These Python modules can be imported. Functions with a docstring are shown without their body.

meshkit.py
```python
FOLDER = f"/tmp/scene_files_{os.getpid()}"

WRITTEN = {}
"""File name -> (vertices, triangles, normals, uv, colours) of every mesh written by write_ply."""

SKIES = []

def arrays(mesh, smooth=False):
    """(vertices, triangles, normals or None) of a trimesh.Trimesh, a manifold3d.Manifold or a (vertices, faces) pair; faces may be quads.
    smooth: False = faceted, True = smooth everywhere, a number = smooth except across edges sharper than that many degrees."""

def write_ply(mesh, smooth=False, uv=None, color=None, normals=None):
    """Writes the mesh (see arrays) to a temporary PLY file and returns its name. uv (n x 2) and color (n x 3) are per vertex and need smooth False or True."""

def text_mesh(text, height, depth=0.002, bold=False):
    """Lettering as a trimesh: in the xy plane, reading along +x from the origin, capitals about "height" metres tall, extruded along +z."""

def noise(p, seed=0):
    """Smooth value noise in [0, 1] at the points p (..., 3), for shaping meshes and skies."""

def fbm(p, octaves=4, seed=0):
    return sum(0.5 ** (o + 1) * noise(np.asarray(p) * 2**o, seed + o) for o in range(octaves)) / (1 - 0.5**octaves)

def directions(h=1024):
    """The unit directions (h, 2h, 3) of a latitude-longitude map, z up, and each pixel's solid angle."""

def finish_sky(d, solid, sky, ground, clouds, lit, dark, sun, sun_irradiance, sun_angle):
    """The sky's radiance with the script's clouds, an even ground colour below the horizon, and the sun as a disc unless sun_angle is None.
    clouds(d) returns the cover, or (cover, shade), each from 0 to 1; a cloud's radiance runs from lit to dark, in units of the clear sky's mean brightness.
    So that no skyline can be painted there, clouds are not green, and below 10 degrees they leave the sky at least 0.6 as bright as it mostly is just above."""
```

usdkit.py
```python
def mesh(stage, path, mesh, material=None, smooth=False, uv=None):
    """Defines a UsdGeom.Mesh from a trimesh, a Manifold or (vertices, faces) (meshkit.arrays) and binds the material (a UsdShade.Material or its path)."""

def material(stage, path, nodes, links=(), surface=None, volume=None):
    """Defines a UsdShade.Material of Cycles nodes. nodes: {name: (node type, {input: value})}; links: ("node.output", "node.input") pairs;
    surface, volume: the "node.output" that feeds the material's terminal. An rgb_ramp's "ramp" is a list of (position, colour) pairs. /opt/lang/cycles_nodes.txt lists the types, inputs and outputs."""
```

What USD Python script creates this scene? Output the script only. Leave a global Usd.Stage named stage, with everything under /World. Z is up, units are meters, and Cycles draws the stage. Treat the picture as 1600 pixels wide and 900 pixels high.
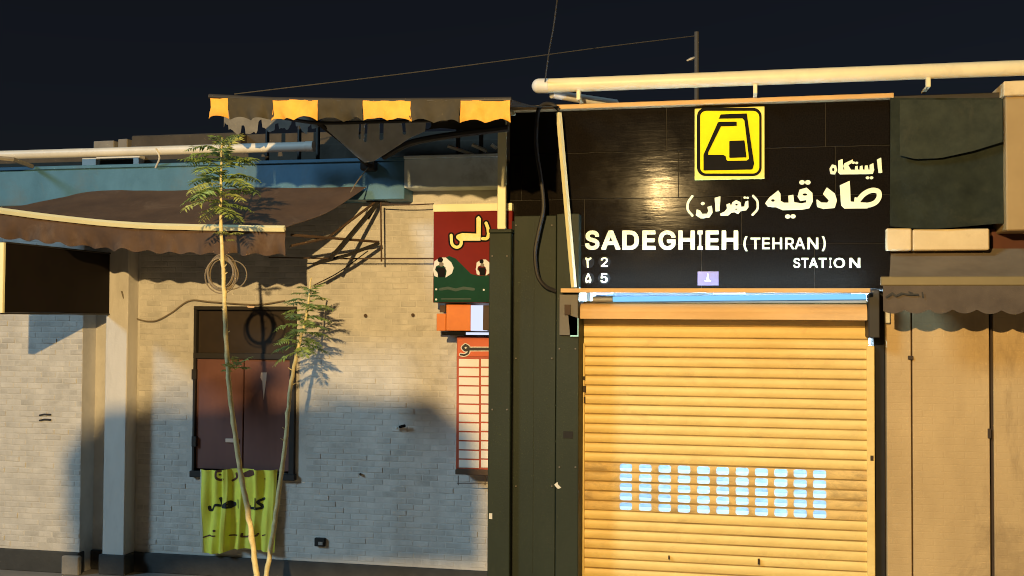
import math, random
import numpy as np, trimesh, usdkit, meshkit, manifold3d as m3
from shapely.geometry import LineString, Polygon, Point, box as sbox
from shapely.ops import unary_union
from shapely import affinity
from pxr import Usd, UsdGeom, UsdLux, UsdShade, Gf, Sdf

random.seed(7); rng = np.random.default_rng(7)
stage = Usd.Stage.CreateInMemory()
UsdGeom.SetStageUpAxis(stage, UsdGeom.Tokens.z); UsdGeom.SetStageMetersPerUnit(stage, 1.0)
UsdGeom.Xform.Define(stage, '/World'); UsdGeom.Scope.Define(stage, '/World/Looks')

# ------------------------------------------------------------------ camera
FOC = 1700.0                                     # focal length in photo pixels (1600 wide)
YAW, PITCH, ROLL = map(math.radians, (11.923, 1.631, 0.331))
DIST, EYE = 13.0, 3.32
_f = np.array([-math.sin(YAW) * math.cos(PITCH), math.cos(YAW) * math.cos(PITCH), math.sin(PITCH)])
_r = np.cross(_f, [0, 0, 1.0]); _r /= np.linalg.norm(_r); _u = np.cross(_r, _f)
RIGHT = math.cos(ROLL) * _r + math.sin(ROLL) * _u
UP = math.cos(ROLL) * _u - math.sin(ROLL) * _r
CAM = np.array([0, -DIST, EYE])
cam = UsdGeom.Camera.Define(stage, '/World/camera')
cam.CreateHorizontalApertureAttr(36.0); cam.CreateVerticalApertureAttr(36.0 * 9 / 16)
cam.CreateFocalLengthAttr(36.0 * FOC / 1600); cam.CreateClippingRangeAttr(Gf.Vec2f(0.05, 2000))
cam.AddTransformOp().Set(Gf.Matrix4d(*RIGHT, 0, *UP, 0, *(-_f), 0, *CAM, 1))
cam.CreateExposureAttr(0.0)

def P(px, py, p=0.0):
    """The point in the plane y = -p that the photograph shows at pixel (px, py)."""
    d = _f * FOC + RIGHT * (px - 800) - UP * (py - 450)
    return CAM + d * ((DIST - p) / d[1])
def PX(px, py, p=0.0): return P(px, py, p)[0]
def PZ(px, py, p=0.0): return P(px, py, p)[2]

# ------------------------------------------------------------------ sky, stand-in for the cool lamp, warm lamp
COOL_DIR = np.array([-1.0, -1.0, 0.74]); COOL_DIR /= np.linalg.norm(COOL_DIR)
ELEV, ROT = math.asin(COOL_DIR[2]), math.atan2(COOL_DIR[0], COOL_DIR[1])
SKY, COOLI, LAMP = 0.0034, 0.40, 98000.0
usdkit.material(stage, '/World/Looks/night_sky', {
    's': ('sky_texture', {'sky_type': 'single_scattering', 'sun_disc': False, 'sun_elevation': ELEV, 'sun_rotation': ROT, 'altitude': 100.0, 'air_density': 1.0, 'aerosol_density': 1.0, 'ozone_density': 3.0}),
    'm': ('mix', {'fac': 0.5, 'color2': (2.1, 1.9, 2.6)}),
    'b': ('background_shader', {'strength': SKY})}, [('s.color', 'm.color1'), ('m.color', 'b.color')], surface='b.background')
dome = UsdLux.DomeLight.Define(stage, '/World/sky')
UsdShade.MaterialBindingAPI.Apply(dome.GetPrim()).Bind(UsdShade.Material.Get(stage, '/World/Looks/night_sky'))
dome.GetPrim().SetCustomDataByKey('kind', 'structure')
cool_light = UsdLux.DistantLight.Define(stage, '/World/cool_lamp_light')  # distant light standing in for a second, cooler street lamp
cool_light.CreateNormalizeAttr(True); cool_light.CreateIntensityAttr(COOLI); cool_light.CreateAngleAttr(12.0); cool_light.CreateColorAttr(Gf.Vec3f(0.46, 0.76, 1.0))
def look(z):                                     # matrix whose +z axis is z
    z = np.asarray(z, float) / np.linalg.norm(z); x = np.cross([0, 0, 1.0], z); x /= np.linalg.norm(x); y = np.cross(z, x)
    return Gf.Matrix4d(*x, 0, *y, 0, *z, 0, 0, 0, 0, 1)
cool_light.AddTransformOp().Set(look(COOL_DIR))
LP = np.array([PX(905, 500, 0), -14.0, EYE + 3.05])   # the street lamp beside the photographer
lamp = UsdLux.SphereLight.Define(stage, '/World/street_lamp_glow')
lamp.CreateRadiusAttr(0.07); lamp.CreateIntensityAttr(LAMP * 0.51); lamp.CreateColorAttr(Gf.Vec3f(1.0, 0.67, 0.275))
lamp.AddTranslateOp().Set(Gf.Vec3d(*LP))

# ------------------------------------------------------------------ materials
def paint(name, c, var=0.25, scale=3.0, rough=0.6, bump=0.0, bscale=60.0, metallic=0.0, c2=None, spec=0.5, stain=None, stain_amount=0.0, stain_scale=1.3, stretch=(1, 1, 1), coat=0.0, brick=0.0, lo=.54):
    """A procedural paint: a base colour that wanders between two tones, stains, and fine relief."""
    c = np.array(c, float); c2 = np.array(c2, float) if c2 is not None else c * (1 - var)
    n = {'g': ('geometry', {}), 'm': ('mapping', {'scale': stretch}),
         'n': ('noise_texture', {'scale': scale, 'detail': 6.0, 'roughness': 0.65}),
         'r': ('rgb_ramp', {'ramp': [(0.30, tuple(c2)), (0.68, tuple(c))]}),
         'p': ('principled_bsdf', {'roughness': rough, 'metallic': metallic, 'specular_ior_level': spec, 'coat_weight': coat})}
    l = [('g.position', 'm.vector'), ('m.vector', 'n.vector'), ('n.fac', 'r.fac')]
    last = 'r.color'
    if stain is not None:
        n['sn'] = ('noise_texture', {'scale': stain_scale, 'detail': 8.0, 'roughness': 0.72, 'distortion': 0.6})
        n['sr'] = ('rgb_ramp', {'ramp': [(lo, (0, 0, 0)), (lo + .18, (stain_amount,) * 3)]})
        n['sm'] = ('mix', {'color2': tuple(stain)})
        l += [('m.vector', 'sn.vector'), ('sn.fac', 'sr.fac'), ('sr.color', 'sm.fac'), (last, 'sm.color1')]
        last = 'sm.color'
    l.append((last, 'p.base_color'))
    if bump:
        n['bn'] = ('noise_texture', {'scale': bscale, 'detail': 5.0, 'roughness': 0.6})
        n['bu'] = ('bump', {'strength': bump, 'distance': 0.01})
        l += [('g.position', 'bn.vector'), ('bn.fac', 'bu.height'), ('bu.normal', 'p.normal')]
    if brick:
        n['bm'] = ('mapping', {'rotation': (math.pi / 2, 0, 0)}); n['bt'] = ('brick_texture', {'scale': 1.0, 'brick_width': .22, 'row_height': .075, 'mortar_size': .006, 'mortar_smooth': .6, 'color1': (1, 1, 1), 'color2': (.9, .9, .9)})
        n['b2'] = ('bump', {'strength': brick, 'distance': .006})
        l += [('g.position', 'bm.vector'), ('bm.vector', 'bt.vector'), ('bt.color', 'b2.height'), ('bu.normal', 'b2.normal'), ('b2.normal', 'p.normal')]; l.remove(('bu.normal', 'p.normal'))
    return usdkit.material(stage, '/World/Looks/' + name, n, l, surface='p.BSDF')
def glow(name, c, s):
    return usdkit.material(stage, '/World/Looks/' + name, {'e': ('emission', {'color': c, 'strength': s})}, surface='e.emission')

M = {}
M['wall_paint'] = paint('wall_paint', (.60, .575, .525), c2=(.46, .44, .40), scale=2.2, rough=.75, bump=.35, bscale=45, stain=(.22, .20, .17), stain_amount=.45, stain_scale=1.1)
BR = []
for i, t in enumerate(((.63, .60, .55), (.61, .58, .53), (.65, .62, .57), (.575, .55, .505))):
    BR.append(paint('painted_brick_%d' % i, t, c2=tuple(np.array(t) * .70), scale=3.2, rough=.72, bump=.45, bscale=55, stain=(.22, .20, .17), stain_amount=.55, stain_scale=1.0 + .1 * i))
M['plaster'] = paint('plaster', (.64, .61, .56), var=.18, scale=2.0, rough=.75, bump=.3, bscale=35, stain=(.25, .23, .2), stain_amount=.4, stretch=(1, 1, .35))
M['plinth'] = paint('plinth', (.045, .046, .045), var=.4, scale=4, rough=.85, bump=.5, bscale=30)
M['teal'] = paint('teal', (.072, .195, .315), c2=(.045, .135, .22), scale=2.5, rough=.55, bump=.2, stain=(.10, .13, .14), stain_amount=.6, stretch=(1, 1, .6))
M['greyblue'] = paint('greyblue', (.66, .76, .80), var=.3, scale=3, rough=.6, bump=.2, stain=(.12, .13, .14), stain_amount=.6)
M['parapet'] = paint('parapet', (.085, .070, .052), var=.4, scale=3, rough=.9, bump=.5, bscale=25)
M['concrete'] = paint('concrete', (.28, .26, .23), var=.35, scale=3, rough=.9, bump=.5, bscale=25)
M['roofing'] = paint('roofing', (.05, .048, .045), var=.3, scale=3, rough=.95)
M['pipe_white'] = paint('pipe_white', (.74, .72, .66), var=.15, scale=2.5, rough=.45, stain=(.35, .3, .24), stain_amount=.4)
M['pipe_cream'] = paint('pipe_cream', (.82, .70, .42), var=.14, scale=2, rough=.42, stain=(.42, .33, .2), stain_amount=.35)
M['canvas_brown'] = paint('canvas_brown', (.105, .062, .037), c2=(.060, .034, .021), scale=2.2, rough=.9, bump=.3, bscale=120, stain=(.17, .12, .085), stain_amount=.5, stain_scale=2.0)
M['cream_bar'] = paint('cream_bar', (.86, .82, .52), var=.08, scale=3, rough=.4)
M['yellow_canvas'] = paint('yellow_canvas', (.80, .40, .055), c2=(.62, .28, .04), scale=4, rough=.85, bump=.25, bscale=110, stain=(.45, .2, .04), stain_amount=.5)
M['dark_canvas'] = paint('dark_canvas', (.045, .038, .024), var=.4, scale=4, rough=.9, bump=.25, bscale=110)
M['grey_canvas'] = paint('grey_canvas', (.74, .75, .74), var=.35, scale=4, rough=.9, bump=.25, bscale=90)
M['lining'] = paint('lining', (.20, .19, .17), var=.4, scale=5, rough=.9, bump=.3, bscale=90)
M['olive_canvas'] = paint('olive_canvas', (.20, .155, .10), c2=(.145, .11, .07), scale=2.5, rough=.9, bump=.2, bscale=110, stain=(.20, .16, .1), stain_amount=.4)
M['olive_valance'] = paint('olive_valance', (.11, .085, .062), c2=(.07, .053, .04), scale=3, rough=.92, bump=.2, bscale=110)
M['olive_bar'] = paint('olive_bar', (.20, .155, .07), var=.15, scale=3, rough=.5)
M['granite'] = usdkit.material(stage, '/World/Looks/granite', {
    'g': ('geometry', {}), 'm': ('mapping', {'scale': (2.0, 1.0, 16.0), 'rotation': (0, .10, 0)}), 'b': ('noise_texture', {'scale': 1.0, 'detail': 4.0, 'roughness': .6}),
    'bu': ('bump', {'strength': .09, 'distance': .01}), 'k': ('noise_texture', {'scale': 60.0, 'detail': 3.0}), 'kr': ('rgb_ramp', {'ramp': [(.35, (.006, .005, .004)), (.75, (.014, .011, .008))]}),
    'd': ('noise_texture', {'scale': 1.7, 'detail': 7.0, 'roughness': .7}), 'dr': ('map_range', {'from_min': .35, 'from_max': .7, 'to_min': .07, 'to_max': .18, 'clamp': True}),
    'p': ('principled_bsdf', {'specular_ior_level': .018})},
    [('g.position', 'm.vector'), ('m.vector', 'b.vector'), ('b.fac', 'bu.height'), ('bu.normal', 'p.normal'), ('g.position', 'k.vector'), ('k.fac', 'kr.fac'), ('kr.color', 'p.base_color'), ('g.position', 'd.vector'), ('d.fac', 'dr.value'), ('dr.result', 'p.roughness')], surface='p.BSDF')
M['joint'] = paint('joint', (.10, .095, .08), var=.3, rough=.9)
M['letter'] = paint('letter', (.94, .96, .62), var=.06, scale=6, rough=.6, spec=.1)
M['logo_yellow'] = paint('logo_yellow', (.95, .80, .010), var=.08, scale=5, rough=.6, spec=.08)
M['logo_edge'] = paint('logo_edge', (.92, .80, .20), var=.08, scale=5, rough=.6, spec=.08)
M['black'] = paint('black', (.008, .007, .006), var=.3, rough=.6, spec=.06)
M['black_matt'] = paint('black_matt', (.014, .012, .010), var=.4, rough=.85)
M['sign_black'] = paint('sign_black', (.012, .008, .006), var=.4, rough=.75, spec=.15, scale=2)
M['disc'] = paint('disc', (.022, .021, .02), var=.3, rough=.7, spec=.05)
M['green_metal'] = paint('green_metal', (.022, .031, .020), c2=(.016, .023, .0155), scale=2.2, rough=.6, spec=.25, bump=.15, bscale=40, stain=(.036, .041, .030), stain_amount=.5, stretch=(1, 1, .4))
M['shutter'] = paint('shutter', (.84, .625, .225), c2=(.72, .51, .17), scale=2.4, rough=.5, bump=.25, bscale=9, stain=(.52, .34, .12), stain_amount=.45, stain_scale=2.2, stretch=(1, 1, 2.0))
M['shutter_dirty'] = paint('shutter_dirty', (.80, .56, .20), c2=(.60, .40, .14), scale=2.2, rough=.6, stain=(.20, .13, .06), stain_amount=.62, stain_scale=1.8, stretch=(1.1, 1, 2.2), lo=.47)
M['gap_shade'] = paint('gap_shade', (.42, .27, .09), var=.5, scale=3, rough=.8, spec=.1, stretch=(.6, 1, 3))  # shade of the gaps between slats, put into a darker colour
M['housing'] = paint('housing', (.70, .45, .20), c2=(.58, .36, .15), scale=2.5, rough=.55, stain=(.45, .28, .14), stain_amount=.5, stretch=(.5, 1, 2))
M['soot'] = paint('soot', (.05, .03, .015), var=.4, rough=.8)
M['tan_panel'] = paint('tan_panel', (.53, .375, .18), c2=(.42, .29, .135), scale=1.6, rough=.6, bump=.3, bscale=38, stain=(.20, .13, .06), stain_amount=.6, stain_scale=1.2, stretch=(1, 1, .5), brick=.28)
M['tan_light'] = paint('tan_light', (.70, .55, .31), c2=(.60, .46, .25), scale=3, rough=.7, bump=.2, stain=(.3, .2, .1), stain_amount=.5)
M['tan_dark'] = paint('tan_dark', (.36, .25, .11), c2=(.31, .21, .09), scale=2, rough=.55)
M['tarp'] = paint('tarp', (.026, .032, .021), c2=(.013, .017, .012), scale=4.5, rough=.8, spec=.15, stain=(.040, .042, .026), stain_amount=.7, stain_scale=2.5, bump=.4, bscale=22)
M['tarp_flap'] = paint('tarp_flap', (.040, .046, .031), c2=(.022, .027, .019), scale=5.5, rough=.8, spec=.15, stain=(.052, .052, .034), stain_amount=.7, stain_scale=3, bump=.4, bscale=22)
M['red_brown'] = paint('red_brown', (.10, .030, .012), var=.3, rough=.8)
M['door_brown'] = paint('door_brown', (.175, .074, .058), c2=(.13, .054, .044), scale=2.5, rough=.5, bump=.1, stain=(.11, .045, .03), stain_amount=.6, stretch=(1, 1, .3))
M['door_dark'] = paint('door_dark', (.035, .022, .012), var=.4, rough=.45)
M['frame_black'] = paint('frame_black', (.018, .014, .011), var=.3, rough=.6)
M['scrape'] = paint('scrape', (.75, .55, .42), var=.2, rough=.7)
M['banner'] = paint('banner', (.92, .88, .11), c2=(.80, .78, .08), scale=6, rough=.6, bump=.25, bscale=40)
M['banner_edge'] = paint('banner_edge', (.70, .72, .55), var=.2, rough=.6)
M['ink_black'] = paint('ink_black', (.012, .012, .012), var=.2, rough=.6)
M['ink_brown'] = paint('ink_brown', (.13, .045, .022), var=.3, rough=.6)
M['sign_red'] = paint('sign_red', (.19, .016, .012), c2=(.15, .013, .010), scale=3, rough=.6, spec=.08)
M['sign_green'] = paint('sign_green', (.010, .052, .028), c2=(.008, .040, .022), scale=3, rough=.6, spec=.06)
M['sign_white'] = paint('sign_white', (.72, .70, .62), var=.2, rough=.5)
M['sign_yellow'] = paint('sign_yellow', (.90, .66, .08), c2=(.90, .80, .42), scale=9, rough=.4)
M['sign_dim'] = paint('sign_dim', (.006, .040, .022), var=.2, rough=.5)
M['orange'] = paint('orange', (.72, .20, .025), c2=(.60, .15, .02), scale=3, rough=.45)
M['menu_red'] = paint('menu_red', (.62, .11, .03), var=.15, rough=.45)
M['menu_line'] = paint('menu_line', (.42, .07, .03), var=.15, rough=.45)
M['menu_white'] = paint('menu_white', (.80, .74, .66), var=.08, rough=.4)
M['steel'] = paint('steel', (.32, .31, .29), var=.3, rough=.5, metallic=.4)
M['mast_grey'] = paint('mast_grey', (.085, .083, .08), var=.3, rough=.8, spec=.1)
M['rust'] = paint('rust', (.085, .050, .028), var=.4, rough=.8)
M['dark_steel'] = paint('dark_steel', (.022, .019, .016), var=.3, rough=.6)
M['cable'] = paint('cable', (.020, .017, .014), var=.2, rough=.6)
M['wire'] = paint('wire', (.20, .16, .11), var=.3, rough=.7)
M['bark'] = paint('bark', (.74, .64, .34), c2=(.56, .46, .22), scale=14, rough=.8, bump=.4, bscale=60, stain=(.25, .17, .07), stain_amount=.5, stain_scale=10)
M['pavement'] = paint('pavement', (.22, .21, .20), var=.3, scale=2, rough=.9, bump=.3, bscale=40)
M['asphalt'] = paint('asphalt', (.05, .05, .05), var=.3, scale=2, rough=.92, bump=.5, bscale=80)
M['kerb'] = paint('kerb', (.30, .29, .27), var=.25, rough=.9)
M['cyan'] = paint('cyan', (.35, .80, .90), var=.15, rough=.4)
M['bracket'] = paint('bracket', (.14, .125, .105), var=.25, rough=.6)
M['room_white'] = paint('room_white', (.42, .50, .60), c2=(.26, .34, .46), scale=2.5, rough=.7)
M['sticker'] = paint('sticker', (.050, .056, .14), var=.15, rough=.3)
M['sticker_mark'] = paint('sticker_mark', (.35, .36, .5), var=.1, rough=.3)
M['diffuser'] = usdkit.material(stage, '/World/Looks/diffuser', {'t': ('translucent_bsdf', {'color': (.86, .93, .98)}), 'd': ('diffuse_bsdf', {'color': (.5, .5, .48)}), 'x': ('mix_closure', {'fac': .18})}, [('t.BSDF', 'x.closure1'), ('d.BSDF', 'x.closure2')], surface='x.closure')
M['added_uplight'] = glow('added_uplight', (.40, .66, 1.0), 80.0)  # emission of the added strip that brightens the sign
M['tube'] = glow('tube', (.60, .82, 1.0), 950.0)
M['led'] = glow('led', (.24, .62, .96), 1.15)
M['led_white'] = glow('led_white', (.72, .78, 1.0), 1.1)
LEAF = []
for i, c in enumerate(((.24, .36, .115), (.32, .43, .13), (.18, .29, .12), (.42, .47, .16))):
    LEAF.append(usdkit.material(stage, '/World/Looks/leaf_%d' % i, {
        'o': ('geometry', {}), 'n': ('noise_texture', {'scale': 9.0, 'detail': 3.0}),
        'r': ('rgb_ramp', {'ramp': [(.3, tuple(np.array(c) * .65)), (.7, tuple(np.array(c) * 1.25))]}),
        'p': ('principled_bsdf', {'roughness': .5}), 't': ('translucent_bsdf', {}), 'x': ('mix_closure', {'fac': .28})},
        [('o.position', 'n.vector'), ('n.fac', 'r.fac'), ('r.color', 'p.base_color'), ('r.color', 't.color'), ('p.BSDF', 'x.closure1'), ('t.BSDF', 'x.closure2')], surface='x.closure'))

# ------------------------------------------------------------------ object helpers
used = {}
def numbered(parent, name):
    k = (parent, name); n = used.get(k, 0); used[k] = n + 1
    return name if n == 0 else '%s_%03d' % (name, n)
def tag(prim, label=None, cat=None, group=None, kind=None):
    for k, v in (('label', label), ('category', cat), ('group', group), ('kind', kind)):
        if v: prim.SetCustomDataByKey(k, v)
    return prim
def thing(name, label, cat, loc=(0, 0, 0), group=None):
    x = UsdGeom.Xform.Define(stage, '/World/' + numbered('/World', name))
    x.AddTranslateOp().Set(Gf.Vec3d(*map(float, loc)))
    return tag(x.GetPrim(), label, cat, group)
def origin(path):
    p = path
    o = np.zeros(3)
    while p and p.pathString not in ('/', '/World'):
        pr = stage.GetPrimAtPath(p)
        a = pr.GetAttribute('xformOp:translate')
        if a and a.Get() is not None: o += np.array(a.Get())
        p = p.GetParentPath()
    return o
def obj(name, mesh, mat, parent=None, smooth=30, label=None):
    """One Mesh prim; the mesh is given in world coordinates."""
    pp = parent.GetPath() if parent is not None else Sdf.Path('/World')
    v, f, _ = meshkit.arrays(mesh)
    t = trimesh.Trimesh(np.asarray(v) - origin(pp), f, process=False)
    m = usdkit.mesh(stage, pp.pathString + '/' + numbered(pp.pathString, name), t, M[mat] if isinstance(mat, str) else mat, smooth=smooth)
    if label: m.GetPrim().SetCustomDataByKey('label', label)
    return m.GetPrim()
def solo(name, mesh, mat, label=None, cat=None, group=None, kind=None, smooth=30):
    return tag(obj(name, mesh, mat, None, smooth), label, cat, group, kind)
def cat_(*ms): return trimesh.util.concatenate([m for m in ms if m is not None])
def bx(x0, x1, y0, y1, z0, z1, ch=0.0):
    """A box, its edges chamfered by ch."""
    x0, x1 = sorted((x0, x1)); y0, y1 = sorted((y0, y1)); z0, z1 = sorted((z0, z1))
    if ch <= 0:
        b = trimesh.creation.box((x1 - x0, y1 - y0, z1 - z0)); b.apply_translation(((x0 + x1) / 2, (y0 + y1) / 2, (z0 + z1) / 2)); return b
    ch = min(ch, (x1 - x0) / 2.2, (y1 - y0) / 2.2, (z1 - z0) / 2.2)
    pts = []
    for sx in (0, 1):
        for sy in (0, 1):
            for sz in (0, 1):
                c = np.array([(x0, x1)[sx], (y0, y1)[sy], (z0, z1)[sz]]); s = np.array([1 - 2 * sx, 1 - 2 * sy, 1 - 2 * sz]) * ch
                for k in range(3):
                    d = s.copy(); d[k] = 0; pts.append(c + d)
    return trimesh.convex.convex_hull(np.array(pts))
def pbox(px0, py0, px1, py1, p0, p1, ch=0.0):
    """A box whose front face (plane y=-p1) the photo shows between two pixels; it reaches back to y=-p0."""
    a, b = P(px0, (py0 + py1) / 2, p1), P(px1, (py0 + py1) / 2, p1)
    t, d = P((px0 + px1) / 2, py0, p1), P((px0 + px1) / 2, py1, p1)
    return bx(a[0], b[0], -p0, -p1, t[2], d[2], ch)
def tube(pts, r, n=10, cap=True):
    pts = np.asarray(pts, float); rs = np.broadcast_to(np.asarray(r, float), len(pts))
    v, f = [], []; prev = None
    for i, q in enumerate(pts):
        t = pts[min(i + 1, len(pts) - 1)] - pts[max(i - 1, 0)]; t /= np.linalg.norm(t) + 1e-12
        a = prev - t * (prev @ t) if prev is not None else np.cross(t, [0.3, 0.2, 1] if abs(t[2]) < .9 else [1, 0.2, 0])
        a /= np.linalg.norm(a); prev = a; b = np.cross(t, a)
        for k in range(n):
            w = 2 * math.pi * k / n; v.append(q + rs[i] * (math.cos(w) * a + math.sin(w) * b))
    for i in range(len(pts) - 1):
        for k in range(n):
            p0, p1, q0, q1 = i * n + k, i * n + (k + 1) % n, (i + 1) * n + k, (i + 1) * n + (k + 1) % n
            f += [(p0, p1, q1), (p0, q1, q0)]
    if cap:
        v += [pts[0], pts[-1]]; a, b = len(v) - 2, len(v) - 1; L = (len(pts) - 1) * n
        for k in range(n): f += [(a, (k + 1) % n, k), (b, L + k, L + (k + 1) % n)]
    return trimesh.Trimesh(np.array(v), np.array(f), process=False)
def spline(pts, n=8):
    pts = np.asarray(pts, float)
    if len(pts) < 3: return pts
    e = np.vstack([2 * pts[0] - pts[1], pts, 2 * pts[-1] - pts[-2]]); out = []
    for i in range(1, len(e) - 2):
        for t in np.linspace(0, 1, n, endpoint=False):
            a, b, c, d = e[i - 1], e[i], e[i + 1], e[i + 2]
            out.append(.5 * ((2 * b) + (c - a) * t + (2 * a - 5 * b + 4 * c - d) * t * t + (3 * b - a - 3 * c + d) * t ** 3))
    return np.array(out + [pts[-1]])
def ptube(pp, r, n=10, curve=True):
    """A tube through (pixel x, pixel y, p) points."""
    q = np.array([P(*a) for a in pp]); return tube(spline(q) if curve else q, r, n)
def sheet(rows, thick=0.004):
    """A thin closed sheet of cloth from a grid of points rows[i][j]."""
    g = np.asarray(rows, float); a, b = g.shape[:2]
    du, dv = np.gradient(g, axis=0), np.gradient(g, axis=1)
    nn = np.cross(du, dv); nn /= np.linalg.norm(nn, axis=2, keepdims=True) + 1e-12
    v = np.vstack([(g + nn * thick / 2).reshape(-1, 3), (g - nn * thick / 2).reshape(-1, 3)]); N = a * b; f = []
    for i in range(a - 1):
        for j in range(b - 1):
            p, q, r, s = i * b + j, (i + 1) * b + j, (i + 1) * b + j + 1, i * b + j + 1
            f += [(p, q, r), (p, r, s), (N + p, N + r, N + q), (N + p, N + s, N + r)]
    edge = [(0, j) for j in range(b)] + [(i, b - 1) for i in range(1, a)] + [(a - 1, j) for j in range(b - 2, -1, -1)] + [(i, 0) for i in range(a - 2, 0, -1)]
    for k in range(len(edge)):
        p = edge[k][0] * b + edge[k][1]; q = edge[(k + 1) % len(edge)]; q = q[0] * b + q[1]
        f += [(p, q, N + q), (p, N + q, N + p)]
    return trimesh.Trimesh(v, np.array(f), process=False)
def flat(shape, p, depth=0.006, surf=None, fine=None):
    """A flat shape drawn in photo pixels, set as a solid in the plane y=-p (or on surf(x)), proud by depth."""
    out = []
    for g in getattr(shape, 'geoms', [shape]):
        if g.is_empty or g.area < .15: continue
        m = trimesh.creation.extrude_polygon(g.simplify(.08), 1.0, engine='earcut')
        if fine: m = m.subdivide_to_size(fine)
        v = np.array(m.vertices); w = np.array([P(a, b, p) for a, b, _ in v])
        off = surf(v[:, 0], v[:, 1]) if surf else 0.0
        w[:, 1] -= off + depth * v[:, 2]
        out.append(trimesh.Trimesh(w, m.faces[:, ::-1], process=False))
    return trimesh.util.concatenate(out)
def strokes(items, ox, oy, s):
    """Pen strokes and dots in the coordinates of an enlargement -> a shape in photo pixels."""
    parts = []
    for it in items:
        if it[0] == 'l': parts.append(LineString(spline(np.array(it[1], float), 6)).buffer(it[2] / 2, cap_style=1))
        elif it[0] == 's': parts.append(LineString(it[1]).buffer(it[2] / 2, cap_style=1, join_style=1))
        elif it[0] == 'd':
            for c in it[1]: parts.append(affinity.rotate(affinity.scale(Point(0, 0).buffer(it[2] / 2, 2), 1.1, .9), 0).buffer(0)); parts[-1] = affinity.translate(parts[-1], *c)
        elif it[0] == 'p': parts.append(Polygon(it[1]).buffer(it[2]).buffer(0))
    u = unary_union(parts)
    for it in items:
        if it[0] == 'h': u = u.difference(affinity.translate(affinity.scale(Point(0, 0).buffer(1, 8), it[2], it[3]), *it[1]))
    return affinity.translate(affinity.scale(u, 1 / s, 1 / s, origin=(0, 0)), ox, oy)
def glyph(ch, x0, y0, x1, y1, p, depth, bold=True):
    """A letter as a solid that fills the pixel box."""
    m = meshkit.text_mesh(ch, 1.0, 1.0, bold); v = np.array(m.vertices); lo, hi = v.min(0), v.max(0)
    px = x0 + (v[:, 0] - lo[0]) / (hi[0] - lo[0]) * (x1 - x0); py = y1 - (v[:, 1] - lo[1]) / (hi[1] - lo[1]) * (y1 - y0)
    w = np.array([P(a, b, p) for a, b in zip(px, py)]); w[:, 1] -= depth * v[:, 2]
    return trimesh.Trimesh(w, m.faces, process=False)

# ------------------------------------------------------------------ ground
GX = (-150, 150)
solo('pavement', cat_(bx(GX[0], GX[1], 8, -6.0, -.14, 0)), 'pavement', kind='structure')
solo('kerb', bx(GX[0], GX[1], -6.0, -6.18, -.14, .012), 'kerb', kind='structure')
solo('road', bx(GX[0], GX[1], -6.18, -300, -.3, -.13), 'asphalt', kind='structure')
solo('ground', bx(GX[0], GX[1], 8, 300, -.3, -.05), 'asphalt', kind='structure')

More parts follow.
